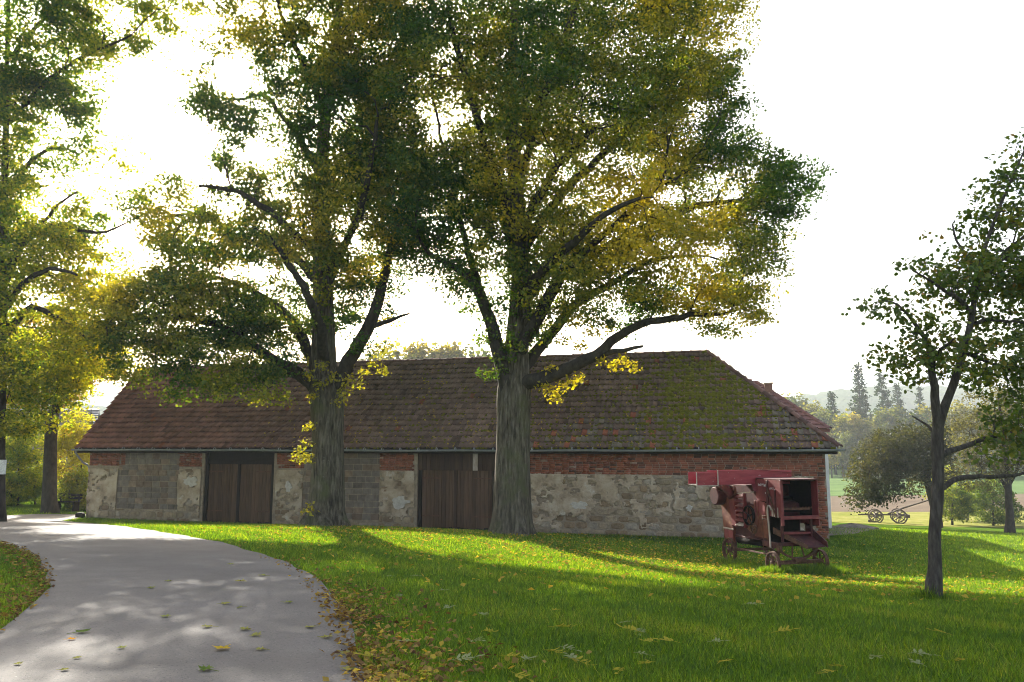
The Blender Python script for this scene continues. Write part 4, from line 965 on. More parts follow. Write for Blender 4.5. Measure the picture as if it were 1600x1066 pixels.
# local axes: x across (right), y back along the machine, z up; front axle at y = 0
def wheel(x, y, r, w, name="wheel"):
    m = MB(); m.lathe([(-w/2, r), (w/2, r), (w/2, r - .035), (-w/2, r - .035)], (x, y, r), 0, 26, close=True)
    wh = m.build(name, M['rust'], th, smooth=False)
    sp = MB()
    for k in range(6):
        a = k * math.pi / 3 + .3; sp.bar((x, y + .05 * math.cos(a), r + .05 * math.sin(a)), (x, y + (r - .02) * math.cos(a), r + (r - .02) * math.sin(a)), .016, .035)
    sp.build("spokes", M['rust'], wh)
    MB().lathe([(-w*.75, .001), (-w*.75, .035), (-w*.5, .06), (w*.5, .06), (w*.75, .035), (w*.75, .001)], (x, y, r), 0, 14).build("hub", M['rust'], wh)
    return wh
FW, RWH = .285, .335
wheel(-.70, 0, FW, .09); wheel(.70, .05, FW, .09); wheel(-.66, 2.2, RWH, .09); wheel(.66, 2.2, RWH, .09)
MB().bar((-.68, 0, FW), (.68, .05, FW), .09, .09).build("front_axle", M['rust'], th, .006)
MB().bar((-.66, 2.2, RWH), (.66, 2.2, RWH), .07).build("rear_axle", M['rust'], th, .006)
# leaf spring and turntable on the front axle
sp = [(-.50, -.02, .58), (-.35, -.02, .48), (-.15, -.02, .40), (.05, -.02, .37), (.25, -.02, .41), (.42, -.02, .50), (.52, -.02, .60)]
s2 = spline(sp, .06); m = MB()
for a, b in zip(s2[:-1], s2[1:]): m.bar(a, b, .07, .05)
m.build("leaf_spring", M['rust'], th)
box_obj("spring_clamp", (-.1, -.09, .30), (.2, .1, .40), M['rust'], th)
for x in (-.15, .20): MB().bar((x, 0, .40), (x * .6, .05, .82), .03).build("stay", M['rust'], th)
box_obj("spring_shackle", (.46, -.07, .56), (.56, .06, .72), M['rust'], th); box_obj("spring_shackle", (-.55, -.07, .56), (-.46, .06, .72), M['rust'], th)
# chassis beams
for x in (-.52, .46): box_obj("chassis_beam", (x, -.05, .62), (x + .08, 2.75, .76), M['red_dark'], th, .008)
MB().bar((-.60, .05, FW + .17), (-.56, 2.2, RWH + .07), .035).build("tie_bar", M['rust'], th)
box_obj("axle_hanger", (-.56, 2.12, .36), (-.46, 2.28, .66), M['rust'], th); box_obj("axle_hanger", (.46, 2.12, .36), (.56, 2.28, .66), M['rust'], th)
box_obj("cross_bar", (-.55, -.07, .70), (.55, -.01, .78), M['red_dark'], th)
# front hood: open box whose dark inside faces the camera
HX0, HX1, HZ0, HZ1, HD = -.47, .57, 1.40, 2.34, 1.25
hood = MB().box((HX0, -.12, HZ1 - .02), (HX1 + .03, HD, HZ1 + .012)).build("hood_roof", M['red_dark'], th, .004)
box_obj("hood_side", (HX1, -.14, HZ0 - .22), (HX1 + .025, HD, HZ1 - .021), M['red'], th, .004)
hs = MB(); hs.prism([(-.12, HZ1 - .022), (-.12, HZ0), (.42, HZ0), (.42, HZ0 + .35), (.95, HZ0 + .37), (1.02, HZ0 + .45), (1.0, HZ1 - .28), (.93, HZ1 - .022)], 0, HX0 - .02, HX0); hs.build("hood_side", M['red'], th)
box_obj("hood_back", (HX0 + .001, HD - .03, HZ0), (HX1 - .001, HD, HZ1 - .022), M['red_dark'], th, 0)
box_obj("hood_floor", (HX0 + .001, .0, HZ0 - .03), (HX1 - .001, HD - .031, HZ0), M['grease_shade'], th, 0)
box_obj("sill", (HX0 + .04, -.15, HZ0 - .05), (HX1 + .002, -.10, HZ0 + .04), M['red'], th, .006)
box_obj("corner_post", (HX0 - .025, -.16, HZ0 - .20), (HX0 + .045, -.10, HZ1 - .022), M['red'], th, .006)
box_obj("hood_shade_lining", (HX0 + .001, -.09, HZ1 - .045), (HX1 - .001, HD - .031, HZ1 - .0215), M['grease_shade'], th, 0)  # added near-black sheets that paint the shade inside the hood
box_obj("hood_shade_lining", (HX0 + .002, -.09, HZ0 + .001), (HX0 + .02, HD - .031, HZ1 - .046), M['grease_shade'], th, 0)
box_obj("hood_shade_lining", (HX1 - .016, .12, HZ0 + .001), (HX1 - .002, HD - .031, HZ1 - .046), M['grease_shade'], th, 0)
box_obj("hood_shade_lining", (HX0 + .021, HD - .05, HZ0 + .001), (HX1 - .017, HD - .032, HZ1 - .046), M['grease_shade'], th, 0)
# straw rack visible in the opening, its near-black standing in for shade
for k in range(2): box_obj("straw_rack", (HX0 + .03, .35 + .4 * k, HZ0 + .10 + .16 * k), (HX1 - .03, .38 + .4 * k, HZ0 + .20 + .16 * k), M['grease_shade'], th)
tooth = MB()
for k in range(22): x = HX0 + .06 + k * .043; tooth.prism([(x, HZ0 + .205), (x + .036, HZ0 + .205), (x + .018, HZ0 + .25)], 1, .05, .07)
tooth.box((HX0 + .03, .045, HZ0 + .17), (HX1 - .1, .075, HZ0 + .204)); tooth.build("toothed_bar", M['rust'], th)
for x in (HX0 + .12, HX0 + .62): box_obj("inner_baffle", (x, .75, HZ0 + .38), (x + .30, .78, HZ0 + .47), M['grease_shade'], th)  # baffles near-black too, the hood's inner shade put into their colour
box_obj("inner_baffle", (HX0 + .30, .9, HZ0 + .52), (HX0 + .55, .93, HZ0 + .60), M['grease_shade'], th)
# side battens, lever and braces on the hood's left side
XS = HX0 - .02
box_obj("batten", (XS - .035, .39, .72), (XS - .002, .47, HZ1 - .03), M['red_dark'], th, .005)
box_obj("batten", (XS - .03, .06, HZ0 - .02), (XS - .002, .11, HZ1 - .25), M['red_dark'], th, .005)
for (a, b) in (((.40, HZ1 - .25), (.10, HZ0 + .12)), ((.34, HZ1 - .30), (.06, HZ0 + .05))):
    MB().bar((XS - .045, a[0], a[1]), (XS - .045, b[0], b[1]), .02, .03).build("brace", M['rust'], th)
box_obj("sieve_slat", (XS - .02, .13, HZ0), (XS - .003, .18, HZ0 + .2), M['pale_wood'], th); box_obj("sieve_slat", (XS - .02, .22, HZ0), (XS - .003, .27, HZ0 + .2), M['pale_wood'], th); box_obj("sieve_slat", (XS - .02, -.02, HZ0 - .01), (XS - .003, .02, HZ0 + .24), M['pale_wood'], th)
MB().tube(spline([(XS - .09, .16, HZ0 + .17), (XS - .10, .22, HZ0 + .27), (XS - .10, .30, HZ0 + .25), (XS - .10, .32, HZ0 + .1), (XS - .10, .26, .80), (XS - .10, .25, .62)], .05), .022, 8).build("lever", M['pale_wood'], th, smooth=True)
MB().tube([(XS - .13, .52, HZ0 - .05), (XS - .13, .54, .45)], .010, 6).build("control_rod", M['rust'], th)
MB().box((XS - .16, .46, HZ0 - .02), (XS - .05, .52, HZ0 + .01)).box((XS - .16, .46, HZ0 - .09), (XS - .05, .52, HZ0 - .06)).build("rod_bracket", M['rust'], th)
# faded lettering: worn white brush strokes on the upper side panel
lt = MB(); rl = random.Random(3)
for (y0, y1, z0, hh) in ((.88, .50, HZ1 - .16, .085), (.56, .44, HZ1 - .36, .05), (.34, .12, HZ1 - .23, .06)):
    y = y0
    while y > y1:
        w = rl.uniform(.022, .034); z = z0 + rl.uniform(-.008, .008)
        for seg in range(rl.choice((2, 3, 3))):
            if rl.random() < .5: lt.box((XS - .0035, y - .008, z - hh / 2), (XS - .0005, y, z + hh / 2 * rl.uniform(.4, 1)))
            else: lt.box((XS - .0035, y - w, z + rl.uniform(-hh / 2, hh / 2 - .012)), (XS - .0005, y, z + hh / 2 * 0 + rl.uniform(.0, .012)))
        y -= w + .010
lt.build("faded_lettering", M['white_paint'], th)
# main body behind and below the hood
BX0, BX1 = -.50, .50
body = MB(); body.prism([(.55, .76), (2.62, .62), (2.70, 1.05), (2.66, 1.80), (2.35, 2.12), (1.0, 2.15), (1.0, 1.80), (.55, 1.70)], 0, BX0 + .03, BX1); body.build("body", M['red_dark'], th, .01)
box_obj("rust_panel", (BX0 - .005, .50, .82), (BX0 + .028, 1.12, 1.72), M['rust_panel'], th, .006)
pn = MB(); pn.prism([(.56, 1.30), (.56, 1.74), (1.0, 1.76), (.95, 1.55), (.74, 1.44)], 0, BX0 - .014, BX0 - .006); pn.build("upper_panel", M['red'], th)
for y in (.86, 1.0): box_obj("stile", (BX0 - .03, y, 1.35), (BX0 - .006, y + .035, 1.75), M['red'], th)
# flywheel and belt pulleys on the side
def pulley(y, z, r, w, x, mat='rust'):
    m = MB(); m.lathe([(-w/2, r), (w/2, r), (w/2, r - .025), (-w/2, r - .025)], (x, y, z), 0, 26, close=True); p = m.build("pulley", M[mat], th)
    s_ = MB()
    for k in range(5): a = k * 2 * math.pi / 5 + .4; s_.bar((x, y, z), (x, y + (r - .01) * math.cos(a), z + (r - .01) * math.sin(a)), .014, .03)
    s_.lathe([(-w*.6, .001), (-w*.6, .035), (w*.6, .035), (w*.6, .001)], (x, y, z), 0, 12); s_.build("pulley_spokes", M[mat], p)
pulley(1.22, 1.35, .26, .07, BX0 - .10, 'grease_shade'); pulley(1.05, 1.02, .14, .05, BX0 - .08); pulley(1.95, 1.95, .16, .07, BX0 - .14)
m = MB(); m.lathe([(0, .001), (0, .34), (.03, .36), (.03, .001)], (BX0 - .02, 1.25, 1.25), 0, 28); m.build("fan_housing", M['rust_panel'], th, smooth=False)
# slatted elevator leg
sx0, sx1 = BX0 - .12, BX0 - .02
box_obj("slat_frame", (sx0, 1.43, 1.0), (sx1, 1.47, 1.92), M['red'], th, .004); box_obj("slat_frame", (sx0, 1.86, 1.0), (sx1, 1.90, 1.92), M['red'], th, .004)
for k in range(7):
    z = 1.04 + k * .125; mat = M['pale_wood'] if k == 0 else M['red']
    mm = MB(); mm.add([(sx0 - .03, 1.471, z), (sx0 - .03, 1.859, z), (sx1, 1.859, z + .06), (sx1, 1.471, z + .06), (sx0 - .03, 1.471, z + .018), (sx0 - .03, 1.859, z + .018), (sx1, 1.859, z + .078), (sx1, 1.471, z + .078)],
                      [(0,3,2,1),(4,5,6,7),(0,1,5,4),(1,2,6,5),(2,3,7,6),(3,0,4,7)]); mm.build("slat", mat, th)
# tall slanting side board and rear casing
sb = MB(); sb.prism([(1.92, 1.00), (2.12, 1.02), (2.32, 2.02), (2.08, 2.05), (2.0, 1.95)], 0, BX0 - .10, BX0 - .05); sb.build("side_board", M['red'], th, .006)
rc = MB(); rc.prism([(2.10, .56), (2.62, .58), (2.76, 1.50), (2.68, 1.78), (2.34, 1.74), (2.16, .95)], 0, BX0 - .06, BX0 + .029); rc.build("rear_casing", M['rust_panel'], th, .008)
box_obj("casing_foot", (BX0 - .08, 2.12, .50), (BX0 - .062, 2.58, .86), M['red'], th, .004)
box_obj("casing_strap", (BX0 - .085, 2.10, .88), (BX0 - .058, 2.66, .92), M['pale_wood'], th, .003)
dr = MB(); dr.lathe([(-.02, .001), (-.02, .23), (0, .25), (.34, .25), (.36, .23), (.36, .001)], (BX0 - .30, 2.68, 1.78), 0, 26); dr.build("drum", M['red_dark'], th)
spout = MB(); spout.tube(spline([(BX0 - .24, 2.45, 2.10), (BX0 - .26, 2.22, 2.08), (BX0 - .24, 2.02, 1.96), (BX0 - .20, 1.90, 1.78)], .06), [.16] * 3 + [.12] * 3 + [.1] * (len(spline([(BX0 - .24, 2.45, 2.10), (BX0 - .26, 2.22, 2.08), (BX0 - .24, 2.02, 1.96), (BX0 - .20, 1.90, 1.78)], .06)) - 6), 14)
spout.build("spout", M['red_dark'], th, smooth=True)
MB().bar((BX0 - .05, 1.0, 1.98), (BX0 - .12, 1.75, 1.90), .02).build("rod", M['pale_wood'], th)
un = MB(); un.prism([(.40, .62), (2.1, .52), (2.1, .80), (.5, .84)], 0, BX0 + .05, BX1 - .05); un.build("under_pan", M['grease_shade'], th, .01)
MB().tube([(BX0 + .05, .75, .68), (BX0 + .05, 2.05, .64)], .10, 12).build("auger_tube", M['grease_shade'], th, smooth=True)
# chaff tray at the front
tr_ = MB(); tr_.add([(-.36, .35, 1.02), (.46, .35, 1.02), (.52, -.42, .72), (.02, -.46, .70), (-.36, .35, .99), (.46, .35, .99), (.52, -.42, .69), (.02, -.46, .67)],
                    [(0,1,2,3),(7,6,5,4),(0,4,5,1),(1,5,6,2),(2,6,7,3),(3,7,4,0)]); tr_.build("chaff_tray", M['red_dark'], th)
ts = MB(); ts.add([(.50, .35, 1.22), (.50, .35, .98), (.56, -.44, .68), (.56, -.42, .82), (.53, .35, 1.22), (.53, .35, .98), (.59, -.44, .68), (.59, -.42, .82)], [(0,1,2,3),(7,6,5,4),(0,4,5,1),(1,5,6,2),(2,6,7,3),(3,7,4,0)]); ts.build("tray_side", M['red_dark'], th)
ts = MB(); ts.add([(-.44, .35, 1.12), (-.44, .35, .96), (-.02, -.46, .66), (-.02, -.44, .76), (-.41, .35, 1.12), (-.41, .35, .96), (.01, -.46, .66), (.01, -.44, .76)], [(0,1,2,3),(7,6,5,4),(0,4,5,1),(1,5,6,2),(2,6,7,3),(3,7,4,0)]); ts.build("tray_side", M['rust'], th)
box_obj("tray_bar", (-.38, .05, .96), (.50, .09, 1.02), M['red'], th)
box_obj("dark_inner_board", (BX0 + .06, .50, .80), (BX1 - .06, .53, 1.36), M['grease_shade'], th, 0)
for x in (-.40, .44): box_obj("front_leg", (x, .02, .78), (x + .06, .08, 1.37), M['red_dark'], th, .005)
box_obj("right_box", (.602, .10, 1.15), (.70, .55, 1.55), M['grease_shade'], th, .01)
# transverse feed trough on top
def trough(x0, x1, z0, z1, y0, y1, mat, nm):
    box_obj(nm, (x0, y0, z0), (x1, y0 + .025, z1), mat, th, .004); box_obj(nm, (x0, y1 - .025, z0), (x1, y1, z1), mat, th, .004)
    box_obj("trough_floor", (x0 + .001, y0 + .026, z0), (x1 - .001, y1 - .026, z0 + .02), M['pale_wood'], th, 0)
trough(-1.58, .62, 2.175, 2.54, 1.02, 1.62, M['red_bright'], "trough_board")
trough(-2.16, -1.582, 2.165, 2.50, 1.06, 1.58, M['red_bright'], "trough_extension_board")
box_obj("trough_rim", (-2.17, 1.055, 2.14), (-1.55, 1.065 + .02, 2.163), M['pale_wood'], th, .002); box_obj("trough_rim", (-2.19, 1.045, 2.165), (-2.162, 1.059, 2.50), M['pale_wood'], th, .002)
box_obj("trough_rim", (-1.60, 1.0, 2.17), (-1.57, 1.019, 2.56), M['pale_wood'], th, .002)
tp = MB(); tp.add([(-.30, 1.0, 2.56), (.66, .98, 2.47), (.70, 1.62, 2.47), (-.30, 1.64, 2.58), (-.30, 1.0, 2.55), (.66, .98, 2.46), (.70, 1.62, 2.46), (-.30, 1.64, 2.57)], [(0,1,2,3),(7,6,5,4),(0,4,5,1),(1,5,6,2),(2,6,7,3),(3,7,4,0)]); tp.build("trough_lid", M['red'], th)
box_obj("hopper_side", (HX0 - .02, .95, 2.0), (HX0 + .0, 1.02, 2.3), M['red'], th)
fl_ = MB(); fl_.add([(-.62, .98, 2.17), (-.40, .97, 2.20), (-.46, .90, 1.98), (-.60, .92, 2.02)], [(0, 1, 2, 3)]); fl_.build("torn_flap", M['red'], th)
MB().bar((-.85, 1.01, 2.54), (-.85, 1.01, 2.66), .015).build("hook", M['rust'], th)

# ------------------------------------------------------------------ old wagon by the meadow
cb = gbase(1388, 51.0)
ct = empty("wagon", tuple(cb), R(-20), label="old wooden wagon chassis with spoked wheels and raised drawbar under the apple tree", cat="wagon")
def cart_wheel(x, y, r):
    m = MB(); m.lathe([(-.035, r), (.035, r), (.035, r - .07), (-.035, r - .07)], (x, y, r), 1, 26, close=True); w = m.build("wheel", M['old_wood'], ct)
    s_ = MB()
    for k in range(10): a = k * math.pi / 5; s_.bar((x, y, r), (x + (r - .04) * math.cos(a), y, r + (r - .04) * math.sin(a)), .04, .05)
    s_.build("spokes", M['old_wood'], w)
    MB().lathe([(-.14, .001), (-.14, .06), (-.08, .10), (.08, .10), (.14, .06), (.14, .001)], (x, y, r), 1, 12).build("hub", M['old_wood'], w)
for x, r in ((-.72, .43), (.62, .46)):
    for y in (-.55, .55): cart_wheel(x, y, r)
    MB().bar((x, -.55, r), (x, .55, r), .10).build("axle", M['old_wood'], ct)
    box_obj("bolster", (x - .07, -.5, r + .06), (x + .07, .5, r + .22), M['old_wood'], ct)
MB().tube([(-1.75, 0, .5), (1.15, 0, .56)], .05, 8).build("reach_pole", M['old_wood'], ct)
MB().tube([(.0, 0, .58), (.9, -.05, .98), (2.4, -.12, 1.52)], [.06, .055, .04], 8).build("drawbar", M['old_wood'], ct)
box_obj("front_board", (.98, -.2, .38), (1.25, .2, .58), M['old_wood'], ct)
box_obj("toolbox", (-1.2, -.45, .02), (-1.0, -.2, .22), M['old_wood'], ct)

# ------------------------------------------------------------------ houses behind the bend
def house(name, a, b, depth, z_eave, z_ridge, roofm, label, courses=12, gz0=0.0):
    """a, b: front eave end points (x, y)"""
    a = np.array(a); b = np.array(b); L_ = np.linalg.norm(b - a); ang = math.atan2(*(b - a)[::-1])
    h = empty(name, (a[0], a[1], gz0), ang, label=label, cat="house")
    W = MB(); W.box((.3, .35, -1), (L_ - .3, depth - .35, z_eave + .1)); W.prism([(.36, z_eave + .101), (depth - .36, z_eave + .101), (depth / 2, z_ridge - .25)], 0, .3, L_ - .3); W.build("wall", M['house_wall'], h)
    rf = MB().add([(0, 0, z_eave), (L_, 0, z_eave), (L_, depth / 2, z_ridge), (0, depth / 2, z_ridge), (0, depth, z_eave), (L_, depth, z_eave)], [(0, 1, 2, 3), (3, 2, 5, 4)]).build("roof", roofm, h, col=(.8, .8, .8))
    r = random.Random(9); n = courses
    for i in range(n):
        t0, t1 = i / n, (i + 1) / n; x = 0
        m = MB(); nrm = np.array([0, -(z_ridge - z_eave), depth / 2]); nrm = nrm / np.linalg.norm(nrm)
        P = lambda x, t, o: tuple(np.array([x, t * depth / 2, z_eave + t * (z_ridge - z_eave)]) + nrm * o)
        m.add([P(0, t0, .09), P(L_, t0, .09), P(L_, t1, .03), P(0, t1, .03), P(0, t0, .01), P(L_, t0, .01)], [(0, 1, 2, 3), (4, 5, 1, 0)])
        m.build("shingle_course", roofm, rf, col=(r.uniform(.75, 1.15),) * 3)
    return h
ha = at(-60, 726, 50); hb = at(118, 726, 52); zr = at(40, 640, 54)[2]
house("house", ha[:2], hb[:2], 8, ha[2] - .3, zr - .3, M['far_tile'], "low house with pale grey shingle roof half hidden by roadside shrubs", gz0=.3)
ha = at(96, 668, 60); hb = at(150, 668, 61); zr = at(130, 639, 64)[2]
house("house", ha[:2], hb[:2], 7, ha[2] - .3, zr - .3, M['slate'], "dark slate-roofed house peeking out past the barn's gable edge", 8, gz0=.3)
# dark bench and stone by the road
bb = gbase(103, 39.5)
be = empty("bench", tuple(bb), R(-8), label="dark wooden bench in front of the shrubs near the forked tree", cat="bench")
for k in range(3): box_obj("seat_board", (-.65, -.2 + k * .14, .42), (.65, -.08 + k * .14, .46), M['wood_dark'], be)
for k in range(2): box_obj("back_board", (-.65, .24, .56 + k * .15), (.65, .27, .68 + k * .15), M['wood_dark'], be)
for x in (-.5, .5): box_obj("leg", (x - .04, -.18, -.05), (x + .04, .2, .418), M['wood_dark'], be); box_obj("back_post", (x - .04, .201, -.05), (x + .04, .238, .84), M['wood_dark'], be)
sb_ = ghit(125, 809); mm = MB().box((-.17, -.15, -.1), (.17, .15, .22)); o = mm.build("kerb_stone", M['wood_dark'], None, .05); o.location = tuple(sb_); tag(o, "small dark block standing by the road at the barn corner", "stone")
# heap of dark rubble by the barn's right corner
hp = ghit(1330, 826); m = MB(); rr3 = random.Random(4)
n = 18
for j in range(6):
    for k in range(n):
        a = 2 * math.pi * k / n; t = 1 - j / 5; m.v.append((1.5 * t * math.cos(a) * rr3.uniform(.8, 1.1), .55 * t * math.sin(a) * rr3.uniform(.8, 1.1), .26 * (1 - t ** 1.5) + rr3.uniform(-.03, .05) - .04))
for j in range(5):
    for k in range(n): m.f.append((j * n + k, j * n + (k + 1) % n, (j + 1) * n + (k + 1) % n, (j + 1) * n + k))
o = m.build("dirt_heap", M['dirt'], None, smooth=True); o.location = tuple(hp); tag(o, "low heap of bare dirt on the lawn past the barn corner", "dirt heap")

# ------------------------------------------------------------------ woods beyond the fields
rw = np.random.default_rng(909)
PALF = np.array([(.030, .050, .016), (.055, .075, .020), (.11, .115, .03), (.19, .165, .035), (.28, .20, .04)])
def far_decid(seed, tone):
    r = np.random.default_rng(seed); n = 60; C = r.normal(size=(n, 3)); C /= np.linalg.norm(C, axis=1, keepdims=True); C *= (r.random(n) ** .4)[:, None]
    C = C * np.array([3.6, 3.6, 4.6]) + np.array([0, 0, 8.3]); C[:, :2] *= np.clip(1.15 - np.abs(C[:, 2:] - 7) / 9, .3, 1)
    V, F, K = leaf_cloud(C, 50, 1.35, .8, .55, tone + .3 * (r.random(n) - .5), r, PALF, jit=.08); return np_mesh("crown", V, F, M['leaf'], K)
def far_spruce(seed):
    r = np.random.default_rng(seed); C = []; H = 20.
    for z in np.arange(2.5, H, .75):
        rad = 3.3 * (1 - z / H) ** .85 + .15; n = max(3, int(rad * 5))
        for k in range(n): a = r.uniform(0, 6.28); q = rad * r.uniform(.35, 1); C.append((q * math.cos(a), q * math.sin(a), z - .28 * q + r.uniform(-.2, .2)))
    C = np.array(C); V, F, K = leaf_cloud(C, 24, .75, .45, .42, .12, r, np.array([(.014, .026, .012), (.020, .036, .015), (.03, .045, .02)]), droop=.9, jit=.3); return np_mesh("crown", V, F, M['leaf'], K)
tkm = MB().tube([(0, 0, -.5), (0, 0, 4), (.1, 0, 9)], [.28, .22, .08], 7).mesh("trunk", M['bark_dark'], smooth=True)
tks = MB().tube([(0, 0, -.5), (0, 0, 10), (0, 0, 19.6)], [.3, .18, .03], 7).mesh("trunk", M['bark_dark'], smooth=True)
decs = [far_decid(910 + k, t) for k, t in enumerate((.25, .42, .58, .75))]; sprs = [far_spruce(930), far_spruce(931)]
def far_tree(px, Y, h, kind, v, own=None):
    b = gbase(px, Y); spr = kind == 's'; hh = h / (20. if spr else 13.)
    labs = ["dark green broadleaf tree in the wood beyond the fields", "olive broadleaf tree in the wood beyond the fields", "yellow-green autumn tree in the wood beyond the fields", "golden autumn tree in the wood beyond the fields"]
    o = empty("spruce_tree" if spr else "woodland_tree", tuple(b), rw.uniform(0, 6.28), label=own or ("hazy grey-green spruce in the row behind the tallest spruces" if spr else labs[v].replace('in the wood beyond the fields', 'showing above the barn ridge') if px < 800 else labs[v]), cat="tree", group="spruces beyond the fields" if spr else ["dark green", "olive", "yellow-green", "golden"][v] + (" trees above the barn ridge" if px < 800 else " trees beyond the fields"))
    o.scale = (hh * rw.uniform(.9, 1.15),) * 2 + (hh,)
    link(bpy.data.objects.new("trunk", tks if spr else tkm), o); link(bpy.data.objects.new("crown", sprs[v % 2] if spr else decs[v]), o)
def h_for(px, py_top, Y): b = gbase(px, Y); return at(px, py_top, Y)[2] - b[2]
for px, top_, Y in ((1350, 568, 150), (1386, 582, 158), (1306, 612, 145), (1410, 600, 170), (1445, 606, 172)): far_tree(px, Y, h_for(px, top_, Y), 's', int(px), {1350: 'tallest dark spruce standing above the yellow-green wood beyond the fields', 1386: 'dark spruce just behind the tallest spruce in the far wood', 1306: 'short dark spruce standing apart on the barn side of the far wood'}.get(px))
for px, top_, Y, v in ((1222, 618, 165, 2), (1250, 618, 160, 1), (1272, 628, 150, 2), (1292, 640, 140, 1), (1318, 650, 135, 2), (1338, 648, 136, 3), (1362, 655, 134, 2), (1385, 640, 140, 1), (1408, 636, 142, 1), (1432, 640, 138, 0), (1460, 632, 142, 2),
                     (1486, 640, 140, 1), (1512, 628, 145, 2), (1540, 636, 142, 1), (1570, 622, 146, 0), (1600, 630, 144, 2), (1630, 620, 150, 1), (1300, 690, 128, 3), (1372, 690, 130, 1), (1326, 676, 130, 1), (1405, 676, 131, 2), (1345, 690, 129, 1), (1440, 680, 130, 1), (1475, 676, 131, 0), (1510, 680, 132, 1), (1280, 668, 136, 1), (1258, 660, 140, 2),
                     (618, 545, 120, 2), (640, 538, 118, 3), (664, 540, 121, 2), (690, 541, 119, 3), (716, 543, 122, 2), (742, 546, 120, 1), (760, 552, 124, 0), (590, 552, 123, 1), (560, 556, 122, 2)):
    far_tree(px, Y, h_for(px, top_, Y), 'd', v)
# the mass of the wood behind them
wc = []
for k in range(900):
    px = rw.uniform(1150, 1900); Y = rw.uniform(165, 210); b = gbase(px, Y); wc.append((b[0], b[1], b[2] + rw.uniform(1, 12)))
for k in range(700):
    X = rw.uniform(-160, 20); Y = rw.uniform(175, 215); wc.append((X, Y, -1.7 + rw.uniform(1, 9)))
wc = np.array(wc); V, F, K = leaf_cloud(wc, 40, 2.4, .8, .9, .3 + .5 * (vnoise(wc, .08, 5) - .4), rw, PALF, jit=.1)
tag(np_obj("far_wood", V, F, M['leaf'], None, K), "mixed autumn wood closing off the fields", "wood", kind="stuff")
# hills
def hill(name, Y, prof, thick, seed, rough):
    r = np.random.default_rng(seed); px = np.arange(-900, 2600, 9.0); top = np.interp(px, *zip(*prof)); V = []
    n = len(px); rows = 7
    for j in range(rows):
        t = j / (rows - 1)
        for k in range(n):
            zt = at(px[k], top[k], Y)[2]; X = (px[k] - 800) / FPX * Y; zz = -3 + (zt + 3) * math.sin(t * math.pi / 2); zz += r.uniform(-1, 1) * rough * (t > .2)
            V.append((X * (1 + t * .05), Y - thick * (1 - t), zz))
    for k in range(n): V.append(((px[k] - 800) / FPX * Y * 1.2, Y + thick * 1.5, -3.))
    I = np.arange(n * (rows + 1)).reshape(rows + 1, n); F = np.stack([I[:-1, :-1], I[:-1, 1:], I[1:, 1:], I[1:, :-1]], -1).reshape(-1, 4)
    return tag(np_obj(name, np.array(V), F, M['hill'], smooth=True), kind="structure")
hill("hill", 620, [(-900, 640), (0, 640), (700, 630), (1150, 640), (1240, 618), (1300, 611), (1400, 608), (1600, 615), (2600, 625)], 200, 1, 3.0)
hill("hill", 1350, [(-900, 620), (0, 615), (800, 620), (1180, 640), (1260, 592), (1310, 587), (1420, 583), (1600, 590), (2600, 600)], 500, 2, 4.0)

# ------------------------------------------------------------------ grass, fallen leaves
rg = np.random.default_rng(1212)
def lawn_points(N, y0, y1, power=1.0):
    """random lawn spots, denser near the viewer's end of the lawn"""
    Y = y0 * (y1 / y0) ** rg.random(N); X = rg.uniform(-1, 1, N) * (.70 * Y + 1.2)
    k = ~inpoly(X, Y, ROAD)
    u = ca * (X - BX) + sa * (Y - BY); w = -sa * (X - BX) + ca * (Y - BY)
    k &= ~((u > .2) & (u < BL) & (w > .40) & (w < 8))
    k &= (np.hypot(X - b1[0], Y - b1[1]) > .7) & (np.hypot(X - b2[0], Y - b2[1]) > .65)
    return X[k], Y[k]
GP = np.array([(.030, .076, .005), (.050, .112, .006), (.080, .155, .009), (.130, .195, .015), (.21, .22, .05)])
def blades(X, Y, h, w, tone, lean=.45):
    n = len(X); Z = gz(X, Y) - .005; a = rg.uniform(0, 6.28, n); dx, dy = np.cos(a) * w / 2, np.sin(a) * w / 2
    la = rg.uniform(0, 6.28, n); ll = h * rg.uniform(.1, lean * 2, n)
    V = np.stack([np.column_stack([X - dx, Y - dy, Z]), np.column_stack([X + dx, Y + dy, Z]), np.column_stack([X + ll * np.cos(la), Y + ll * np.sin(la), Z + h])], 1).reshape(-1, 3)
    return V, np.arange(3 * n).reshape(-1, 3), np.repeat(pal(tone, GP) * rg.uniform(.5, 1.4, n)[:, None], 3, 0)
X, Y = lawn_points(600000, 4.6, 40)
pt = vnoise(np.column_stack([X, Y]), .9, 81) * .6 + vnoise(np.column_stack([X, Y]), 2.6, 82) * .4
V, F, C = blades(X, Y, (.022 + .050 * rg.random(len(X)) ** 1.5) * (.75 + .5 * pt) * (1 + Y / 60), .0045 + .00065 * Y, .42 + .60 * (pt - .5) + rg.normal(0, .19, len(X)))
tag(np_obj("grass", V, F, M['grassblade'], None, C), "short mown lawn grass", "grass", kind="stuff")
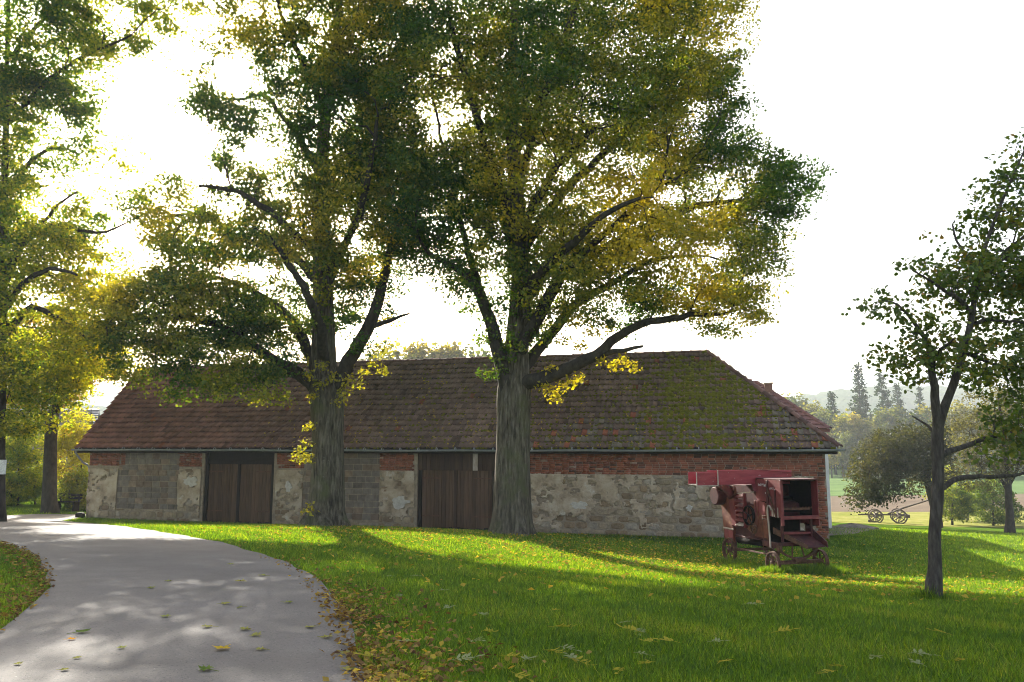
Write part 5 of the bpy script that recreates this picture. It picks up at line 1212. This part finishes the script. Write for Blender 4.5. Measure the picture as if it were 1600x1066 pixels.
# rank tufts round wheels, trunks and wall foot
tx, ty, thh = [], [], []
def tuft(x, y, rad, n, h):
    a = rg.uniform(0, 6.28, n); q = rad * np.sqrt(rg.random(n)); tx.append(x + q * np.cos(a)); ty.append(y + q * np.sin(a) * .7); thh.append(h * rg.uniform(.5, 1.2, n) * (1 - .5 * q / rad))
for lx, ly, rad, n, h in ((-.7, -.2, .50, 2000, .28), (.0, -.25, .65, 2600, .30), (.5, -.2, .6, 2600, .32), (.95, -.1, .5, 1500, .28), (-.7, 2.0, .5, 1500, .26), (-.85, 1.2, .6, 1700, .22), (-.2, 1, .6, 1500, .22)):
    c_, s_ = math.cos(TANG), math.sin(TANG); tuft(tb[0] + c_ * lx - s_ * ly, tb[1] + s_ * lx + c_ * ly, rad, n, h)
tuft(b5[0], b5[1], .34, 500, .16); tuft(b5[0] - .15, b5[1] - .1, .18, 160, .26); tuft(b2[0] + .9, b2[1] - .1, .4, 250, .14)
for u in np.arange(1, BL, .25):
    p = b2w(u, .25, 0); tuft(p[0], p[1], .25, 28, .10)
tx, ty, thh = map(np.concatenate, (tx, ty, thh))
V, F, C = blades(tx, ty, thh, .018, .38 + rg.normal(0, .2, len(tx)), .35)
tag(np_obj("tall_grass", V, F, M['grassblade'], None, C), "rank unmown grass tufts round wheels and trunk feet", "grass", kind="stuff")
# small fallen leaves
LP_ = np.array([(.09, .05, .028), (.17, .105, .045), (.27, .19, .06), (.40, .29, .04), (.45, .34, .06)])
def litter(X, Y, size, tone, lift, name, label, pal_=LP_):
    n = len(X); Z = gz(X, Y) + lift; P = np.column_stack([X, Y, Z]); nrm = rg.normal(0, .42, (n, 3)); nrm[:, 2] = 1; nrm /= np.linalg.norm(nrm, axis=1, keepdims=True)
    d = rg.normal(size=(n, 3)); d -= nrm * (d * nrm).sum(1, keepdims=True); d /= np.linalg.norm(d, axis=1, keepdims=True); s = np.cross(nrm, d)
    L = (size * rg.uniform(.6, 1.3, n))[:, None]; W = L * rg.uniform(.28, .45, n)[:, None]; cu = L * rg.uniform(.0, .28, n)[:, None]
    V = np.stack([P - d * L / 2, P + s * W + nrm * cu, P + d * L / 2 + nrm * cu * .4, P - s * W + nrm * cu], 1).reshape(-1, 3)
    return tag(np_obj(name, V, np.arange(4 * n).reshape(-1, 4), M['dryleaf'], None, np.repeat(pal(tone, pal_) * rg.uniform(.75, 1.2, n)[:, None], 4, 0)), label, "leaves", kind="stuff")
X, Y = lawn_points(60000, 10, 32); dn = np.exp(-((X - b2[0] - 2.5) / 6) ** 2) * np.exp(-((Y - 23) / 5) ** 2) * .30 + np.exp(-((X - b1[0] - 1) / 3.5) ** 2) * np.exp(-((Y - 24.5) / 3.2) ** 2) * .30 + np.exp(-((X - 6) / 5) ** 2) * np.exp(-((Y - 18.5) / 4) ** 2) * .16 + .006
k = rg.random(len(X)) < dn; litter(X[k], Y[k], .085, .72 + rg.normal(0, .14, k.sum()), .045, "yellow_leaves", "scattered small yellow linden leaves under the lindens")
# brown drift along the road edge
RRn = np.array(spline(np.array(RR[:8]), .2)); n = 6500; j = rg.integers(0, len(RRn) - 1, n); off = rg.gamma(1.1, .30, n) - .10
T_ = np.gradient(RRn, axis=0); T_ /= np.linalg.norm(T_, axis=1, keepdims=True); Nn = np.column_stack([T_[:, 1], -T_[:, 0]])
P = RRn[j] + Nn[j] * off[:, None] + rg.normal(0, .10, (n, 2)); fade = np.clip(1.15 - (P[:, 1] - 4) / 7.0, .04, 1); clump = vnoise(P, 1.6, 90)
k = (rg.random(n) < fade * (.25 + 1.2 * clump)) & (P[:, 1] > 3.5); P = P[k]; litter(P[:, 0], P[:, 1], .06, .36 + rg.normal(0, .24, len(P)), .04, "leaf_litter", "drift of brown dead leaves along the road edge")
RLn = np.array(spline(np.array(RL), .2)); n = 1500; j = rg.integers(0, len(RLn) - 1, n); T_ = np.gradient(RLn, axis=0); T_ /= np.linalg.norm(T_, axis=1, keepdims=True); Nn = np.column_stack([T_[:, 1], -T_[:, 0]])
P = RLn[j] + Nn[j] * (rg.gamma(1.4, .16, n) - .04)[:, None] + rg.normal(0, .05, (n, 2)); litter(P[:, 0], P[:, 1], .06, .28 + rg.normal(0, .2, n), .04, "leaf_litter", "dead leaves caught along the grass verge inside the bend")
# bigger single leaves
def ash_leaf(col, seed, nl=9):
    r = random.Random(seed); m = MB(); L_ = .26; pts = [(t * L_, .012 * math.sin(t * 3 + seed), .004 + .03 * t * (1 - t) + r.uniform(0, .004)) for t in np.linspace(0, 1, 7)]
    for a, b in zip(pts[:-1], pts[1:]): m.bar(a, b, .004)
    def let(p, ang, ln):
        c, s = math.cos(ang), math.sin(ang); w = ln * .19; cu = r.uniform(-.006, .02)
        q = [(0, 0, 0), (ln * .35, w, .006), (ln * .75, w * .75, cu), (ln, 0, cu * 1.6), (ln * .75, -w * .75, cu), (ln * .35, -w, .006)]
        m.add([(p[0] + c * x - s * y, p[1] + s * x + c * y, p[2] + z) for x, y, z in q], [(0, 1, 2, 3), (0, 3, 4, 5)])
    for i in range(1, nl // 2 + 1):
        t = .25 + .7 * i / (nl // 2 + 1); k = int(t * 6)
        for sg in (-1, 1): let(pts[k], sg * r.uniform(.7, 1.15), r.uniform(.075, .105))
    let(pts[-1], r.uniform(-.2, .2), .10)
    return m.mesh("fallen_leaf", M['dryleaf'], col=col)
def maple_leaf(col, seed):
    r = random.Random(seed); m = MB(); n = 20; R_ = .075; v = [(0, 0, .006)]
    rad = [1.0, .62, .80, .45, .95, .60, .78, .42, .80, .55, .35, .55, .80, .42, .78, .60, .95, .45, .80, .62]
    for k in range(n):
        a = 2 * math.pi * k / n; q = R_ * rad[k] * r.uniform(.92, 1.08); v.append((q * math.cos(a), q * math.sin(a), .006 + r.uniform(0, .02) * rad[k]))
    m.add(v, [(0, 1 + k, 1 + (k + 1) % n) for k in range(n)]); m.bar((0, 0, .006), (-.11, .01, .004), .003)
    return m.mesh("fallen_leaf", M['dryleaf'], col=col)
ash = {'pale': [ash_leaf((.24, .27, .13), k) for k in range(4)], 'yellow': [ash_leaf((.34, .30, .04), 10 + k, 9 + 2 * (k % 2)) for k in range(4)]}
lawn_spots = [('pale',(758,972)),('pale',(732,1012)),('pale',(990,1030)),('pale',(905,1045)),('pale',(818,1046)),('pale',(1370,1035)),('pale',(1420,1032)),('pale',(1450,1054)),('pale',(1105,1014)),('pale',(1005,990)),('pale',(600,906)),('pale',(640,905)),('pale',(622,934)),('pale',(685,930)),('pale',(655,1012)),('pale',(700,1045)),('pale',(1160,952)),('pale',(965,983)),('pale',(870,1020)),('pale',(690,960)),
              ('yellow',(856,989)),('yellow',(752,996)),('yellow',(640,978)),('yellow',(1004,997)),('yellow',(1028,1012)),('yellow',(1062,1014)),('yellow',(848,1026)),('yellow',(880,1038)),('yellow',(976,1056)),('yellow',(1025,1046)),('yellow',(1490,1002)),('yellow',(1510,1040)),('yellow',(1310,1060)),('yellow',(1320,1052)),('yellow',(780,1034)),('yellow',(725,1038)),('yellow',(1205,998)),('yellow',(860,962)),('yellow',(590,1040)),('yellow',(660,1056)),('yellow',(800,1062)),('yellow',(1120,1050)),('yellow',(560,905))]
for c, (px, py) in lawn_spots:
    g = ghit(px, py); o = bpy.data.objects.new("fallen_leaf", random.choice(ash[c])); link(o); o.location = (g[0], g[1], g[2] + .045); o.rotation_euler = (rg.normal(0, .12), rg.normal(0, .12), rg.uniform(0, 6.28)); k = rg.uniform(.5, .85); o.scale = (k, k, k)
    tag(o, "pale grey-green compound leaf with narrow leaflets fallen on the lawn" if c == 'pale' else "yellow compound leaf with narrow leaflets fallen on the lawn", "leaf", c + " compound leaves on the lawn")
mp_ = {'green': [maple_leaf((.12, .17, .04), 1), maple_leaf((.15, .20, .05), 2)], 'olive': [maple_leaf((.24, .26, .07), 3), maple_leaf((.28, .27, .08), 4)], 'yellow': [maple_leaf((.52, .36, .04), 5)], 'orange': [maple_leaf((.55, .26, .03), 6)]}
desc = {'green': "green lobed leaf lying on the asphalt road", 'olive': "olive-yellow lobed leaf lying on the asphalt road", 'yellow': "bright yellow lobed leaf lying on the asphalt road", 'orange': "small orange lobed leaf lying on the asphalt road"}
for c, (px, py), k in [('green',(128,994),1.0),('orange',(111,1005),.55),('yellow',(346,1020),1.1),('green',(322,1054),.95),('olive',(400,998),.8),('olive',(383,989),.85),('olive',(324,985),.8),('olive',(375,912),1.2),('olive',(410,903),1.0),('olive',(450,946),.8),('olive',(485,985),.8),('olive',(510,1001),.9),('olive',(352,948),.8),('olive',(540,1027),.9),('olive',(545,1054),.9),
                       ('olive',(360,885),.9),('olive',(258,969),.8),('olive',(190,1018),.6),('olive',(120,1035),.5),('olive',(408,1022),.7),('olive',(28,1045),.5),('olive',(236,923),.8),('olive',(262,912),.8),('olive',(375,954),.6),('olive',(100,1053),.5),('olive',(560,992),.7)]:
    g = ghit(px, py); o = bpy.data.objects.new("fallen_leaf", random.choice(mp_[c])); link(o); o.location = (g[0], g[1], g[2] + .026); o.rotation_euler = (rg.normal(0, .05), rg.normal(0, .05), rg.uniform(0, 6.28)); o.scale = (k * 1.1,) * 3
    tag(o, desc[c], "leaf", c + " leaves on the road")
# leaves lying on the barn roof
n = 900; U = rg.uniform(9, BL - .5, n); S = SL * rg.random(n) ** 1.6; k = U < BL - HIP * S / SL - .2; U, S = U[k], S[k]; V = []
for u, s in zip(U, S):
    a = rg.uniform(0, 6.28); L_ = rg.uniform(.04, .075)
    for q, f in ((0, 1), (1, .45), (2, 1), (3, .45)): t = a + q * math.pi / 2; V.append(slope_pt(u + L_ * f * math.cos(t), s + L_ * f * math.sin(t), .075 + rg.uniform(0, .02)))
tag(np_obj("roof_leaves", np.array(V), np.arange(len(V)).reshape(-1, 4), M['dryleaf'], roof, np.repeat(pal(.62 + rg.normal(0, .15, len(U)), LP_), 4, 0)), kind="stuff")

# ------------------------------------------------------------------ haze
hz, t = new_mat("haze"); pv = t.nodes.new("ShaderNodeVolumePrincipled"); pv.inputs['Color'].default_value = (.86, .92, 1.0, 1); pv.inputs['Density'].default_value = .0005; pv.inputs['Anisotropy'].default_value = 0.0
t.links.new(pv.outputs[0], t.nodes.new("ShaderNodeOutputMaterial").inputs['Volume'])
o = MB().box((-2900, -2900, -8), (2900, 2900, 140)).build("haze", hz); tag(o, kind="stuff", label="thin autumn haze over the fields and hills")
o.data.update()
